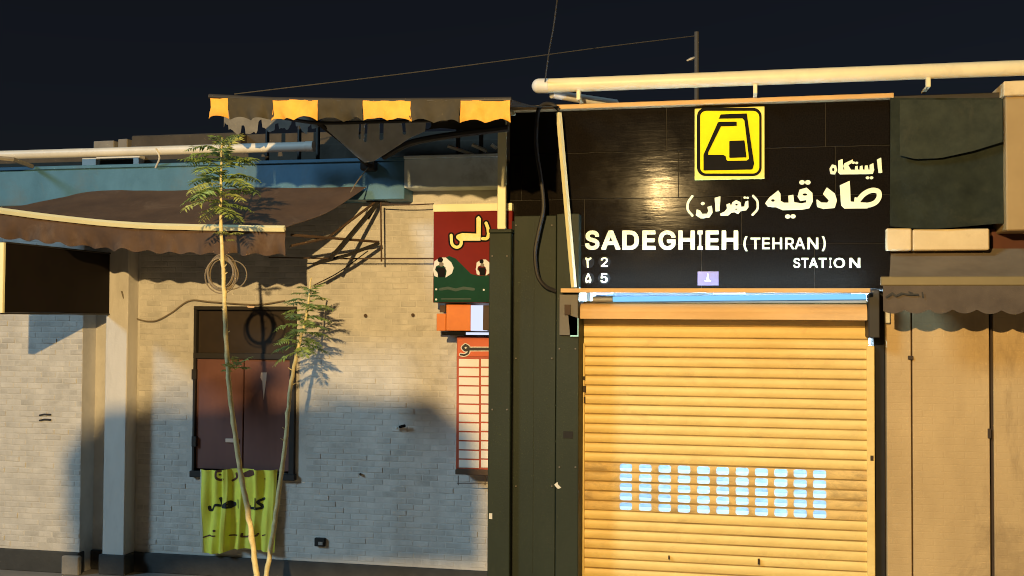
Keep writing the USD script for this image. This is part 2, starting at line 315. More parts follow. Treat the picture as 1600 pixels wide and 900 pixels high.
# ------------------------------------------------------------------ left building
WX1 = PX(790, 600)                                # where the painted wall meets the station
ZT = PZ(400, 262, .12)                            # underside of the roof edge: top of the blue fascia
xa = PX(127, 650, .30)                            # right edge of the projecting wall at the left
xp0, xp1 = PX(163, 650, .25), PX(197, 650, .25)   # pilaster
DX0, DX1, DZ0, DZ1 = PX(304, 600), PX(463, 600), PZ(380, 738), PZ(380, 481)
shop = thing('shop_building', 'low white painted brick shop building with blue roof fascia and brown metal door', 'building', (PX(400, 600), 0, 0))
ZF0, ZF1 = PZ(400, 318, .15), PZ(400, 261, .15)
wall = obj('wall', cat_(bx(xa - .05, DX0, 0, .25, 0, ZF1), bx(DX0, DX1, 0, .25, 0, DZ0), bx(DX0, DX1, 0, .25, DZ1, ZF1), bx(DX1, WX1, 0, .25, 0, ZF1)), 'wall_paint', shop)
wall2 = obj('wall', bx(-14, xa, .25, -.294, 0, ZF1), 'wall_paint', shop)
PLZ = PZ(400, 872)
cand = []
def lay(x0, x1, z0, z1, yb, wl, skip=None):
    H, L = .074, .205; row = 0; z = z0
    while z < z1:
        x = x0 - (row % 2) * L / 2 - rng.uniform(0, .02)
        while x < x1:
            a, b = max(x, x0), min(x + L - .009, x1); c, d = z, min(z + H - .009, z1)
            if rng.random() > .012 and b - a > .03 and d - c > .02 and not (skip and skip(a, b, c, d)):
                u_ = rng.random(); pr = (.0025 + abs(rng.normal(0, .0014))) * (1 if u_ > .3 else .35) + (.005 if u_ > .96 else 0); e = rng.normal(0, .0016, 4)
                cand.append((wl, a + e[0], b + e[1], yb, yb - pr, c + e[2], d + e[3]))
            x += L
        z += H; row += 1
    return
lay(xa - 1.6, xa - .004, PLZ + .05, ZF0, -.294, 1)
lay(xp1 + .03, WX1, PLZ + .03, ZF0, 0.0, 0, lambda a, b, c, d: b > DX0 - .05 and a < DX1 + .05 and d > DZ0 - .09 and c < DZ1 + .04)
def near(c):
    x, z = (c[1] + c[2]) / 2, (c[5] + c[6]) / 2
    front = z < PZ(500, 415) and not (PX(308) < x < PX(440) and z > PZ(400, 865)) if False else z < PZ(500, 415, 0)
    return (0 if front else 1, abs(x) + abs(z - EYE) * .6)
cand.sort(key=near)
def brick_mesh(c):
    _, x0, x1, y0, y1, z0, z1 = c; k = .0055; t = (x1 - x0) * .0
    v = [(x0, y0, z0), (x1, y0, z0), (x1, y0, z1), (x0, y0, z1), (x0 + k, y1, z0 + k), (x1 - k, y1, z0 + k), (x1 - k, y1, z1 - k), (x0 + k, y1, z1 - k)]
    f = [(4, 5, 6, 7), (0, 1, 5, 4), (1, 2, 6, 5), (2, 3, 7, 6), (3, 0, 4, 7)]
    return trimesh.Trimesh(v, [t for q in f for t in ((q[0], q[1], q[2]), (q[0], q[2], q[3]))], process=False)
tone = rng.choice(4, len(cand), p=(.42, .34, .19, .05))
for i, c in enumerate(cand[:300]): obj('brick', brick_mesh(c), BR[tone[i]], (wall, wall2)[c[0]], smooth=False)
for wl in (0, 1):
    for t in range(2):
        ms = [brick_mesh(c) for i, c in enumerate(cand[300:]) if c[0] == wl and tone[300 + i] % 2 == t]
        if ms: tag(obj('brick_courses', trimesh.util.concatenate(ms), BR[t * 3], (wall, wall2)[wl], smooth=False), kind='stuff')
obj('pilaster', bx(xp0, xp1, 0, -.25, 0, ZF0 + .02, .01), 'plaster', shop)
obj('plinth', cat_(bx(xa + .001, WX1 - .02, -.001, -.05, 0, PLZ, .01), bx(xp0 - .03, xp1 + .03, -.05, -.285, 0, PLZ + .005, .01)), 'plinth', shop)
obj('plinth', bx(-14, xa + .02, -.2, -.345, 0, PLZ + .02, .01), 'plinth', shop)
obj('plinth_post', bx(PX(97, 880, .4), PX(124, 880, .4), -.346, -.42, 0, PLZ - .01, .012), 'concrete', shop)
xg = PX(640, 270, .15)
obj('fascia', bx(-14, xg, -.0, -.36, ZF0, ZF1, .006), 'teal', shop)
obj('fascia_panel', bx(xg + .003, WX1 - .01, -.0, -.38, PZ(710, 292, .38), PZ(710, 247, .38), .006), 'greyblue', shop, label='pale grey blue fascia panel beside the station')
obj('fascia_trim', bx(-14, xg, -.0, -.385, ZF1 + .002, ZF1 + .045, .005), 'teal', shop)
obj('fascia_trim', bx(xg + .004, WX1 - .01, 0, -.41, PZ(710, 247, .38) + .002, PZ(710, 247, .38) + .04, .005), 'greyblue', shop)
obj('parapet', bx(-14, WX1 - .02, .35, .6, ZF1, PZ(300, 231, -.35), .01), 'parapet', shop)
obj('roof', bx(-14, WX1 - .02, .0, 7, ZF1 - .12, ZF1 - .004), 'roofing', shop)
obj('rear_wall', cat_(bx(-14, WX1, 6.8, 7, 0, ZF1 - .121), bx(-14, -13.8, .26, 6.79, 0, ZF1 - .121)), 'plaster', shop)
# upper storey step behind the striped awning
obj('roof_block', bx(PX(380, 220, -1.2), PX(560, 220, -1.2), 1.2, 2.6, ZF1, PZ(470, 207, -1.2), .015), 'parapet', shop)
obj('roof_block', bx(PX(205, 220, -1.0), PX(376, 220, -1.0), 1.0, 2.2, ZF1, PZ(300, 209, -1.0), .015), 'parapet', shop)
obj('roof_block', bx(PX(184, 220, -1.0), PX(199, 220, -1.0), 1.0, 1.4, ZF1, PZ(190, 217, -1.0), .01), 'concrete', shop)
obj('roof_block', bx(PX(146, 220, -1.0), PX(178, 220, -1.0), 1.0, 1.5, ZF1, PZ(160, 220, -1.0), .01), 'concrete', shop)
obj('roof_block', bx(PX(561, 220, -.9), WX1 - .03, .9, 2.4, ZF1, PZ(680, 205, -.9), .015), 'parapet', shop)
# door
door = obj('door', cat_(bx(DX0, DX0 + .035, .06, -.05, DZ0, DZ1, .006), bx(DX1 - .075, DX1, .06, -.05, DZ0, DZ1, .006), bx(DX0, DX1, .06, -.054, DZ1 - .03, DZ1 + .02, .006), bx(DX0, DX1, .055, -.052, PZ(380, 559) - .015, PZ(380, 553) + .01, .004)), 'frame_black', shop)
zt = PZ(380, 556)
obj('transom_panel', bx(DX0 + .036, DX1 - .076, .07, .02, zt + .02, DZ1 - .031, .004), 'door_dark', door)
xm = PX(381, 640)
obj('leaf', bx(DX0 + .038, xm - .008, .06, -.012, DZ0 + .03, zt - .018, .006), 'door_brown', door)
obj('leaf', bx(xm + .008, DX1 - .078, .06, -.012, DZ0 + .03, zt - .018, .006), 'door_brown', door)
obj('threshold', bx(DX0 - .02, DX1 + .02, .0, -.075, DZ0 - .075, DZ0 + .005, .008), 'frame_black', door)
obj('handle', cat_(bx(PX(354, 688), PX(374, 688), -.012, -.035, PZ(364, 691), PZ(364, 685), .004)), 'scrape', door)
obj('torn_strip', flat(Polygon([(408, 582), (417, 582), (416, 594), (412, 625), (410, 596), (407, 590)]), .012, .003), 'scrape', door)
obj('torn_strip', flat(Polygon([(385, 470 + 8), (398, 478), (397, 481), (388, 481)]), .055, .003), 'scrape', door)
for y in (585, 690): obj('hinge', pbox(299, y - 8, 306, y + 8, 0, .06, .004), 'frame_black', door)

# ------------------------------------------------------------------ station building
SP = .30                                          # plane of the black slabs
SX0, SX1 = PX(796, 300, SP), PX(1391, 300, SP)
SZ0, SZ1 = PZ(1100, 452, SP), PZ(1100, 166, SP)
HX0, HX1 = PX(905, 700, .05), PX(1366, 700, .05)  # shutter opening
station = thing('station_building', 'metro station entrance clad in black stone slabs above a yellow roller shutter', 'building', (PX(1130, 600), 0, 0))
core = obj('sign_wall', bx(SX0, SX1, .30, -SP + .02, SZ0 + .01, SZ1), 'joint', station)
rowz = [SZ1, PZ(870, 240, SP), PZ(870, 312, SP), PZ(870, 384, SP), SZ0 + .01]
cols = [[1041, 1290], [815, 1060, 1305], [913, 1158], [850, 1096, 1273]]
for k in range(4):
    e = [SX0] + [PX(c, 170 + 72 * k + 36, SP) for c in cols[k]] + [SX1]
    for a, b in zip(e[:-1], e[1:]):
        y = -SP + rng.uniform(-.0015, .0015)
        obj('stone_slab', bx(a + .003, b - .003, -SP + .021, y, rowz[k + 1] + .003, rowz[k] - .003, .002), 'granite', station, smooth=False)
obj('coping', bx(PX(781, 176, .42), PX(1397, 152, .42), .35, -.42, SZ1 + .001, SZ1 + .055, .006), 'housing', station)
obj('roof', bx(SX0 - .05, SX1 + .1, .351, 6, SZ1 - .15, SZ1 + .02), 'roofing', station)
obj('side_wall', cat_(bx(SX0 - .1, SX0 - .002, -.2, 6, ZF1, SZ1), bx(HX1 + .16, HX1 + .36, .30, 6, 0, SZ1 - .16), bx(HX0 - .2, HX0 - .01, .31, 6, 0, SZ1 - .16)), 'concrete', station)
obj('pier', bx(PX(763, 600, .55), PX(797.5, 600, .55), .2, -.55, 0, PZ(780, 364, .55), .008), 'green_metal', station)
obj('pier_cap', bx(PX(762, 600, .57), PX(798, 600, .57), .2, -.57, PZ(780, 364, .55) + .002, PZ(780, 358, .55), .006), 'green_metal', station)
obj('pier', bx(PX(802, 600, .45), PX(868, 600, .45), .2, -.45, 0, PZ(840, 337, .45), .006), 'green_metal', station)
obj('pier', bx(PX(868.8, 600, .46), PX(904, 600, .46), .2, -.46, 0, PZ(886, 334, .46), .006), 'green_metal', station)
obj('seam_rib', pbox(830.5, 345, 833.5, 895, .45, .455), 'green_metal', station)
for px, py in ((806, 352), (862, 352), (806, 560), (862, 560), (806, 760), (862, 760), (874, 545), (899, 545), (874, 730), (899, 730), (769, 400), (792, 400), (769, 640), (792, 640)):
    obj('screw', pbox(px - 1.3, py - 1.3, px + 1.3, py + 1.3, .45 if px > 800 else .55, .468 if px > 800 else .558, .003), 'bracket', station)
obj('pier_back', bx(PX(797, 600, .45), PX(803, 600, .45), .2, -.40, 0, PZ(800, 345, .45)), 'black_matt', station)
obj('jamb', bx(HX1 + .004, PX(1384, 700, .1), .3, -.02, 0, SZ0 - .02), 'black_matt', station)
obj('ledge', cat_(bx(PX(876, 455, .62), PX(1360, 452, .62), -.44, -.606, PZ(1100, 457, .62), PZ(1100, 455, .62)), bx(PX(876, 455, .62), PX(1360, 452, .62), -.607, -.62, PZ(1100, 457, .62) - .001, PZ(1100, 450.3, .62), .004)), 'housing', station)
obj('bracket_plate', pbox(874, 460, 903, 524, .47, .50, .004), 'bracket', station)
obj('bracket_bolt', pbox(882, 476, 891, 492, .50, .535, .004), 'rust', station)
obj('corner_bracket', bx(PX(1357, 500, .40), PX(1375, 500, .40), .2, -.40, PZ(1366, 528, .4), PZ(1366, 452, .4), .012), 'dark_steel', station)
obj('patch', pbox(880, 674, 895, 685, .46, .466, .001), 'black_matt', station)
obj('chip', flat(Polygon([(866, 757), (871, 753), (872, 757), (877, 762), (872, 764), (868, 760)]), .462, .003), 'sign_white', station)
obj('chip', pbox(764, 802, 769, 811, .55, .556), 'sign_white', station)
# room behind the shutter
RY0, RY1 = .32, 3.2
obj('hall', cat_(bx(HX0 - .009, HX1 + .15, RY1, RY1 + .1, 0, SZ0), bx(HX0 - .009, HX0 + .04, RY0 + .3, RY1 - .001, .006, SZ0), bx(HX1 + .1, HX1 + .155, RY0, RY1 - .001, .006, SZ0), bx(HX0, HX1 + .09, .31, RY1 - .002, SZ0 + .002, SZ0 + .06), bx(HX0 + .05, HX1 + .09, .1, RY1 - .002, .0045, .03)), 'room_white', station)
for k in range(2):
    t = thing('hall_lamp', ('fluorescent ceiling tube in the hall, seen as white glow through the left shutter holes', 'fluorescent ceiling tube in the hall, seen as white glow through the right shutter holes')[k], 'lamp', (HX0 + .9 + 1.7 * k, 1.3, SZ0 - .12), 'ceiling tubes in the station hall')
    o = np.array([HX0 + .9 + 1.7 * k, 1.3, SZ0 - .12])
    obj('tube', tube([o + (-.6, 0, 0), o + (.6, 0, 0)], .02, 10), 'tube', t)
    obj('fitting', bx(o[0] - .65, o[0] + .65, 1.25, 1.35, o[2] + .04, o[2] + .12, .01), 'room_white', t)
# roller shutter
SH = .05
shut = obj('roller_shutter', cat_(bx(HX0 + .02, HX1 - .03, .03, .012, .03, PZ(1100, 500, .3)) if False else bx(HX0 + .03, HX1 - .05, -.02, -.07, .02, .075, .008)), 'shutter', station)
zt0 = PZ(915, 526.7, SH); pitch = (zt0 - PZ(915, 676, SH)) / 10
x0, x1 = PX(908, 700, SH), PX(1358, 700, SH)
prof = [(.002, .004), (-.008, .008)] + [(-.010 - .013 * math.sin(math.pi * t) ** .8, .004 + t * (pitch - .012)) for t in np.linspace(.06, .94, 11)] + [(-.008, pitch - .007), (.002, pitch - .003)]
def slat(x0, x1, z, h):
    s = h / pitch
    outer = [(y, q * s) for y, q in prof]; inner = [(y + .007, q * s) for y, q in prof[::-1]]
    cs = m3.CrossSection([outer + inner][0:1]) if False else m3.CrossSection([np.array(outer + inner)])
    if cs.area() <= 0: cs = m3.CrossSection([np.array((outer + inner)[::-1])])
    m = m3.Manifold.extrude(cs, x1 - x0)          # (y, z) section extruded along local z
    m = m.transform(np.array([[0, 0, 1, x0], [1, 0, 0, -SH + .012], [0, 1, 0, z]], float))
    return m
holes_x = [PX(978 + 30.26 * i, 770, SH) for i in range(11)]
HW = (PX(988, 770, SH) - PX(969, 770, SH)) / 2
zrow = [PZ(978, 732 + 15.35 * k, SH) for k in range(5)]
k = 0; z = zt0 - pitch
while z > .06:
    m = slat(x0 + rng.uniform(-.004, .004), x1, z + rng.uniform(-.0022, .0022), pitch)
    zc = z + pitch / 2
    hit = [q for q in zrow if abs(q - zc) < pitch * .5]
    mat = 'shutter'
    if hit:
        hh = pitch * .385
        cut = []
        for hx in holes_x:
            for sx in (-1, 1):
                
                for sz in (-1, 1):
                    rr0 = hh * .55; c = m3.Manifold.cylinder(.4, rr0, rr0, 12, True).rotate((90, 0, 0)).translate((hx + sx * (HW - rr0), -SH, zc + sz * (hh - rr0))); cut.append(c)
            cut.append(m3.Manifold.cube((2 * (HW - rr0), .4, 2 * hh), True).translate((hx, -SH, zc))); cut.append(m3.Manifold.cube((2 * HW, .4, 2 * (hh - rr0)), True).translate((hx, -SH, zc)))
        m = m - m3.Manifold.batch_boolean(cut, m3.OpType.Add); mat = 'shutter_dirty'
    obj('gap_shade_strip', bx(x0 + .002, x1 - .002, -SH + .017, -SH + .003, z - .008, z + .009), 'gap_shade', shut)  # dark strip added to draw the shaded gap under each slat
    obj('slat', m, mat, shut, smooth=25, label='perforated slat with eleven lit holes' if hit else None)
    if hit:
        for hx in holes_x:
            e = rng.uniform(-.003, .003, 2)
            obj('slot_lip', bx(hx - HW * .98, hx + HW * .98, -SH + .021, -SH + .018, zc - hh - .004, zc - hh * (.12 + e[0] * 40) + e[1]), 'diffuser', shut, smooth=False)
    z -= pitch; k += 1
zb = PZ(915, 490, SH)
for a, b in ((zt0, (zt0 + zb) / 2), ((zt0 + zb) / 2 , zb)): obj('slat', slat(x0, x1, a, b - a), 'shutter', shut, smooth=25)
obj('gap_shade_strip', bx(x0 + .002, x1 - .002, -SH + .018, -SH + .004, zt0 - .012, zb + .15), 'gap_shade', shut)  # added backing in the gap tone behind the top slats
zg0, zg1 = .0, PZ(906, 536, .09)
obj('guide_rail', bx(PX(903, 700, .10), PX(913, 700, .10), .1, -.10, zg0, zg1, .006), 'shutter', shut)
obj('guide_rail', bx(PX(1355, 700, .10), PX(1367, 700, .10), .1, -.10, zg0, zg1, .006), 'shutter', shut)
hz0, hz1 = PZ(1100, 499, .36), PZ(1100, 474.5, .36); hxa, hxb = PX(894, 486, .36), PX(1355, 486, .36)
hc = (hz0 + hz1) / 2; hr = (hz1 - hz0) / 2
sec = [(hr * math.cos(a), hr * math.sin(a)) for a in np.linspace(0, 2 * math.pi, 25)[:-1]]
hous = trimesh.creation.extrude_polygon(Polygon(sec).union(sbox(-hr, -hr, hr, -hr * .2)).union(sbox(0, -hr, hr + .25, hr)), hxb - hxa, engine='earcut')
v = np.array(hous.vertices); hous = trimesh.Trimesh(np.c_[v[:, 2] + hxa, v[:, 0] - .36 + hr + .0, v[:, 1] + hc], hous.faces, process=False)
obj('roller_housing', hous, 'housing', shut)
obj('end_plate', bx(hxa - .05, hxa - .003, -.1, -.35, hz0 + .02, hz1 - .01, .006), 'rust', shut)
obj('cyan_plate', flat(Polygon([(888, 492), (904, 497), (904, 526), (891, 526)]), .49, .01), 'cyan', shut, label='light cyan plastic plate at the left end of the roller')
for (a, b, c, d) in ((911, 588, 914, 594), (911, 603, 915, 613), (912, 620, 914, 630), (906, 654, 910, 656), (1360, 712, 1365, 720), (1044, 869, 1046, 874), (1184, 874, 1187, 882)): obj('rust_spot', pbox(a, b, c, d, .06, .104), 'soot', shut)
led = thing('light_strip', 'blue glowing light strip in the gap between stone sign and shutter roller', 'lamp', P(1140, 466, .40))
obj('tube', tube([P(958, 467.5, .34), P(1353, 463.5, .34)], .030, 12), 'led', led)
obj('fitting', bx(PX(930, 465, .34), PX(1355, 465, .34), -.2, -.29, PZ(1140, 473, .3), PZ(1140, 461, .3), .004), 'room_white', led)
obj('added_uplight', bx(PX(925, 450, .58), PX(1355, 450, .58), -.46, -.53, PZ(1100, 455, .62) + .001, PZ(1100, 455, .62) + .014, .003), 'added_uplight', led); obj('end_cap', tube([P(926, 467.7, .34), P(957.5, 467.5, .34)], .036, 10), 'steel', led)  # unseen glowing strip added on the ledge to light the sign face

# lettering
name = thing('station_name', 'cream raised bilingual lettering of the station name on black stone slabs', 'lettering', P(1140, 380, SP))
LP_, LD = SP + .0015, .014
def word(chars, y0, y1, kind='letter'):
    for ch, a, b in chars:
        dy = 2.2 if ch in '()' else 0
        obj(kind, glyph(ch, a, y0 - dy, b, y1 + dy * 1.4, LP_, LD, 2 if y1 - y0 > 25 else 1), 'letter', name, smooth=False)
word([('S', 914.5, 936.8), ('A', 939.3, 969.7), ('D', 972.3, 998.5), ('E', 1003.8, 1024.5), ('G', 1029, 1056), ('H', 1060, 1086), ('I', 1089.8, 1098.3), ('E', 1102.5, 1123.5), ('H', 1127.7, 1153.5)], 360, 390.6)
word([('(', 1161.5, 1168), ('T', 1172.8, 1188), ('E', 1190.6, 1203), ('H', 1206.8, 1222), ('R', 1226.9, 1241), ('A', 1241.5, 1258), ('N', 1261.6, 1278.6), (')', 1284, 1290.3)], 371.3, 389.4)
word([('S', 1239.7, 1250.3), ('T', 1251.8, 1263.3), ('A', 1263.8, 1278), ('T', 1279, 1291.9), ('I', 1295.5, 1299.3), ('O', 1302.5, 1320.2), ('N', 1327, 1344)], 403, 418.7)
for cx, cy in ((919, 409.5), (944.5, 409), (919, 435), (944, 434.5)): obj('line_disc', flat(Point(cx, cy).buffer(9.5, 12), LP_, .005), 'disc', name)
D_ = SP + .0075
obj('digit', glyph('2', 939, 402, 950, 417, D_, .008), 'letter', name, smooth=False); obj('digit', glyph('5', 938.6, 427, 949.6, 442, D_, .008), 'letter', name, smooth=False)
obj('digit', flat(strokes([('s', [(105, 358), (120, 385), (124, 448)], 20), ('s', [(108, 360), (130, 372), (152, 358)], 20)], 900, 350, 6.667), D_, .008), 'letter', name, smooth=False)
obj('digit', flat(strokes([('l', [(128, 520), (105, 575), (112, 608), (128, 590), (145, 608), (150, 575), (128, 520)], 17)], 900, 350, 6.667), D_, .008), 'letter', name, smooth=False)
Z1 = (1060, 235, 4.848)
words = [
 [('p', [(1506, 72), (1532, 60), (1540, 168), (1518, 170)], 3)],
 [('p', [(1450, 112), (1474, 100), (1480, 150), (1470, 178), (1225, 180), (1210, 165), (1212, 80), (1242, 68), (1246, 148), (1262, 148), (1250, 118), (1258, 100), (1318, 72), (1320, 90), (1284, 112), (1305, 150), (1338, 150), (1340, 122), (1356, 120), (1358, 148), (1374, 150), (1376, 122), (1392, 118), (1396, 148), (1412, 150), (1414, 118), (1432, 116), (1436, 148), (1450, 148)], 2)],
 [('d', [(1432, 208), (1462, 208)], 26)], [('d', [(1325, 94), (1350, 96)], 22)],
 [('p', [(1148, 140), (1165, 112), (1190, 118), (1198, 150), (1184, 178), (1155, 176)], 4), ('h', (1172, 146), 9, 14)],
 [('l', [(1352, 392), (1400, 335), (1460, 304), (1512, 312), (1520, 352), (1490, 396), (1430, 416), (1340, 416)], 38), ('p', [(1332, 430), (1340, 360), (1362, 372), (1380, 430)], 6), ('p', [(1226, 268), (1294, 236), (1300, 392), (1345, 396), (1420, 400), (1430, 436), (1260, 438), (1236, 415)], 4)],
 [('p', [(1100, 330), (1125, 288), (1180, 330), (1196, 380), (1180, 432), (1100, 440), (1055, 425), (1050, 378), (1080, 400), (1130, 402), (1145, 378)], 5)],
 [('p', [(905, 350), (920, 300), (970, 286), (1012, 325), (1016, 385), (990, 436), (930, 448), (790, 450), (740, 428), (680, 425), (660, 402), (690, 360), (755, 308), (770, 330), (772, 385), (800, 400), (838, 400), (835, 345), (868, 340), (874, 395), (930, 405), (968, 398), (972, 372), (925, 382)], 3), ('h', (958, 335), 17, 9), ('h', (716, 380), 14, 10)],
 [('d', [(936, 243), (980, 243)], 40)], [('d', [(828, 501), (868, 500)], 38)],
 [('l', [(566, 346), (597, 385), (598, 445), (562, 488)], 18)], [('l', [(106, 348), (74, 395), (72, 450), (106, 494)], 18)],
 [('p', [(508, 392), (526, 385), (528, 430), (512, 452), (470, 458), (452, 480), (425, 466), (400, 470), (375, 492), (322, 494), (318, 482), (352, 466), (372, 440), (366, 412), (388, 404), (398, 428), (412, 395), (438, 380), (468, 395), (474, 432), (502, 428)], 3), ('h', (440, 412), 10, 7), ('h', (438, 446), 9, 5)],
 [('d', [(503, 358), (524, 360)], 20)], [('p', [(278, 362), (316, 352), (310, 456), (284, 460)], 3)],
 [('p', [(224, 432), (250, 424), (256, 470), (232, 506), (170, 512), (136, 490), (142, 452), (162, 458), (180, 486), (220, 484), (230, 462)], 4)], [('d', [(185, 403)], 28)]]
for w in words: obj('letter', flat(strokes(w, *Z1), LP_, LD), 'letter', name, smooth=False)

logo = thing('logo_plate', 'square yellow metro logo plate with black outlined train emblem', 'sign', P(1140, 224, SP))
LP2 = SP + .003
obj('plate', pbox(1085.5, 168, 1194.5, 280, LP2, LP2 + .05, .004), 'logo_edge', logo)
Z2 = (1080, 160, 7.2)
def zpoly(pts, o=Z2): return Polygon([(o[0] + a / o[2], o[1] + b / o[2]) for a, b in pts])
rr = lambda x0, y0, x1, y1, r: sbox(x0 + r, y0 + r, x1 - r, y1 - r).buffer(r, 8)
outer = affinity.translate(affinity.scale(rr(65, 62, 792, 828, 95), 1 / 7.2, 1 / 7.2, origin=(0, 0)), 1080, 160)
inner = affinity.translate(affinity.scale(rr(100, 96, 765, 800, 70), 1 / 7.2, 1 / 7.2, origin=(0, 0)), 1080, 160)
obj('field', flat(inner.buffer(.4), LP2 + .05, .003), 'logo_yellow', logo, smooth=False)
obj('outline', flat(outer.difference(inner), LP2 + .0505, .006), 'black', logo, smooth=False)
e1 = unary_union([zpoly([(310, 184), (332, 135), (625, 125), (708, 690), (690, 750), (672, 756), (138, 766), (138, 590), (300, 225), (318, 220), (512, 218), (512, 264), (335, 270), (192, 560), (190, 592), (365, 592), (388, 606), (392, 640), (412, 660), (625, 654), (650, 634), (598, 205), (578, 180)]).buffer(0)])
obj('emblem', flat(e1, LP2 + .0535, .006), 'black', logo, smooth=False)
obj('emblem', flat(zpoly([(436, 444), (592, 436), (612, 610), (436, 616)]).buffer(1.2).buffer(0), LP2 + .0535, .006), 'black', logo, smooth=False)
stk = thing('sticker', 'small lilac square sticker at the lower edge of the black sign', 'sticker', P(1106, 433, SP))
obj('sheet', pbox(1090, 424, 1123, 446, SP + .002, SP + .006, .001), 'sticker', stk)
obj('mark', flat(unary_union([Polygon([(1104, 438), (1106, 427), (1108, 438)]).buffer(.4), sbox(1101, 438, 1111, 439.5)]), SP + .0061, .001), 'sticker_mark', stk)
# cream poles and the dangling cable
solo('canopy_pole', cat_(bx(PX(777.5, 270, .62), PX(790.5, 270, .62), -.57, -.63, PZ(784, 358, .62), PZ(784, 177, .62), .008), bx(PX(777.5, 270, .62), PX(800, 270, .62), -.43, -.63, PZ(784, 177, .62) + .001, PZ(784, 172, .62), .008)), 'cream_bar', 'thick upright cream pole standing on the green pier left of the black sign', 'pole', 'cream canopy poles')
solo('canopy_pole', cat_(tube([P(873, 176, .52), P(897, 449, .52)], .034, 4)), 'cream_bar', 'thin leaning cream pole across the left end of the black sign', 'pole', 'cream canopy poles')
solo('hanging_cable', ptube([(874, 172, .50), (862, 163, .52), (848, 164, .56), (840, 178, .60), (838, 230, .60), (846, 285, .60), (849, 325, .60), (842, 360, .60), (836, 395, .60), (840, 430, .58), (852, 447, .54), (868, 455, .48)], .024, 8), 'cable', 'thick black cable dangling over the black sign and green pier', 'cable')

# ------------------------------------------------------------------ right building
rb = thing('tan_building', 'tan panelled shop front right of the station shutter', 'building', (PX(1500, 700), 0, 0))
BP = .12
ztp = PZ(1460, 358, BP)
for a, b, t in ((1385.5, 1423.5, 358), (1426, 1546, 359), (1552.5, 1680, 440), (1682.5, 1810, 440)):
    obj('wall_panel', bx(PX(a, 600, BP), PX(b, 600, BP), .1, -BP - rng.uniform(0, .006), 0, PZ(1460, t, BP), .006), 'tan_panel', rb)
rx0, rx1 = PX(1384.5, 600, 0), PX(1815, 600, 0)
obj('back_wall', bx(rx0, rx1, .101, .3, 0, PZ(1480, 160, 0)), 'black_matt', rb)
obj('lintel', bx(PX(1549, 380, .05), rx1, .1, -.06, PZ(1575, 440, BP) + .002, PZ(1575, 357, .06), .005), 'red_brown', rb)
obj('roof_edge', bx(SX1 + .01, PX(1570, 150, .3), .3, -.40, PZ(1480, 156, .4), PZ(1480, 147, .4), .006), 'dark_steel', rb)
obj('upper_panel', bx(PX(1572, 250, .55), PX(1810, 250, .55), .1, -.55, PZ(1586, 360, .55), PZ(1586, 150, .55), .012), 'tan_dark', rb)
obj('cap', bx(PX(1568.5, 140, .6), PX(1810, 140, .6), .1, -.60, PZ(1586, 149, .6), PZ(1586, 126, .6), .01), 'tan_light', rb)
obj('roof', bx(rx0, rx1, .301, 6, PZ(1480, 160, 0) - .15, PZ(1480, 160, 0)), 'roofing', rb)
obj('side_wall', cat_(bx(rx1 - .2, rx1, .302, 6, 0, PZ(1480, 160, 0) - .16), bx(rx0 - .0, rx1 - .21, 5.8, 6, 0, PZ(1480, 160, 0) - .16)), 'concrete', rb)
for (a, b, c, d) in ((1419, 556, 1427, 562), (1544, 670, 1549, 685)): obj('hinge', pbox(a, b, c, d, BP, BP + .03, .003), 'soot', rb)
for a, b, t in ((1385, 1424.5, 356), (1426.5, 1546, 358)): obj('upper_block', bx(PX(a, 375, .40), PX(b, 375, .40), -.13, -.40, PZ(1460, 391, .40), PZ(1460, t, .40), .012), 'tan_light', rb)
obj('wall_rib', bx(PX(1548, 600, .1), PX(1551, 600, .1), .1, -.10, 0, PZ(1549, 440, .1)), 'soot', rb)
obj('pale_bracket', cat_(pbox(1384, 484, 1391, 505, .12, .2, .008)), 'sign_white', rb)
# tarp
def cloth(px0, px1, top, bot, p, nx, nz, amp, seed, mat, name, parent, wob=9):
    rows = []
    for j in range(nz + 1):
        r = []
        for i in range(nx + 1):
            u, w = i / nx, j / nz; px = px0 + (px1 - px0) * u
            q = P(px, top(px) + (bot(px) - top(px)) * w, p)
            q[1] -= amp * (float(meshkit.fbm(np.array([q[0] * 2.2, q[2] * .9, seed]), 3)) - .5) * 2 * min(1, .25 + w)
            r.append(q)
        rows.append(r)
    return obj(name, sheet(rows, .006), mat, parent, smooth=60)
tarp = thing('green_tarp', 'dark green tarpaulin hung on the wall right of the black sign', 'tarpaulin', P(1480, 250, .45))
cloth(1391, 1569, lambda x: 153, lambda x: 353 + 4 * math.sin((x - 1390) / 40.), .45, 26, 20, .05, 3, 'tarp', 'sheet', tarp)
cloth(1406, 1566, lambda x: 156, lambda x: np.interp(x, [1406, 1430, 1470, 1520, 1566], [243, 249, 247, 236, 222]), .525, 22, 10, .035, 8, 'tarp_flap', 'flap', tarp)
# olive awning
oa = thing('olive_awning', 'olive brown awning with scalloped valance over the tan shop front at right', 'awning', P(1500, 430, .6))
AW = 1.0
fz0, fz1 = PZ(1490, 446, AW), PZ(1490, 432, AW)
xo0, xo1 = PX(1376, 440, AW), PX(1800, 440, AW)
rows = []
for j in range(9):
    w = j / 8; r = []
    for i in range(31):
        x = np.interp(i, [0, 30], [np.interp(w, [0, 1], [PX(1392, 391, .14), xo0 + .09]), xo1])
        z = np.interp(w, [0, 1], [PZ(1490, 389, .14), fz1 - .01]) - .035 * math.sin(math.pi * w) + .012 * (meshkit.fbm(np.array([x * 1.5, w * 3, 1.]), 2) - .5)
        r.append((x, -np.interp(w, [0, 1], [.14, AW - .02]), z))
    rows.append(r)
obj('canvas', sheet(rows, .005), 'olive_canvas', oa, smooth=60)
obj('front_bar', bx(xo0, xo1, -AW + .05, -AW, fz0, fz1, .008), 'olive_bar', oa)
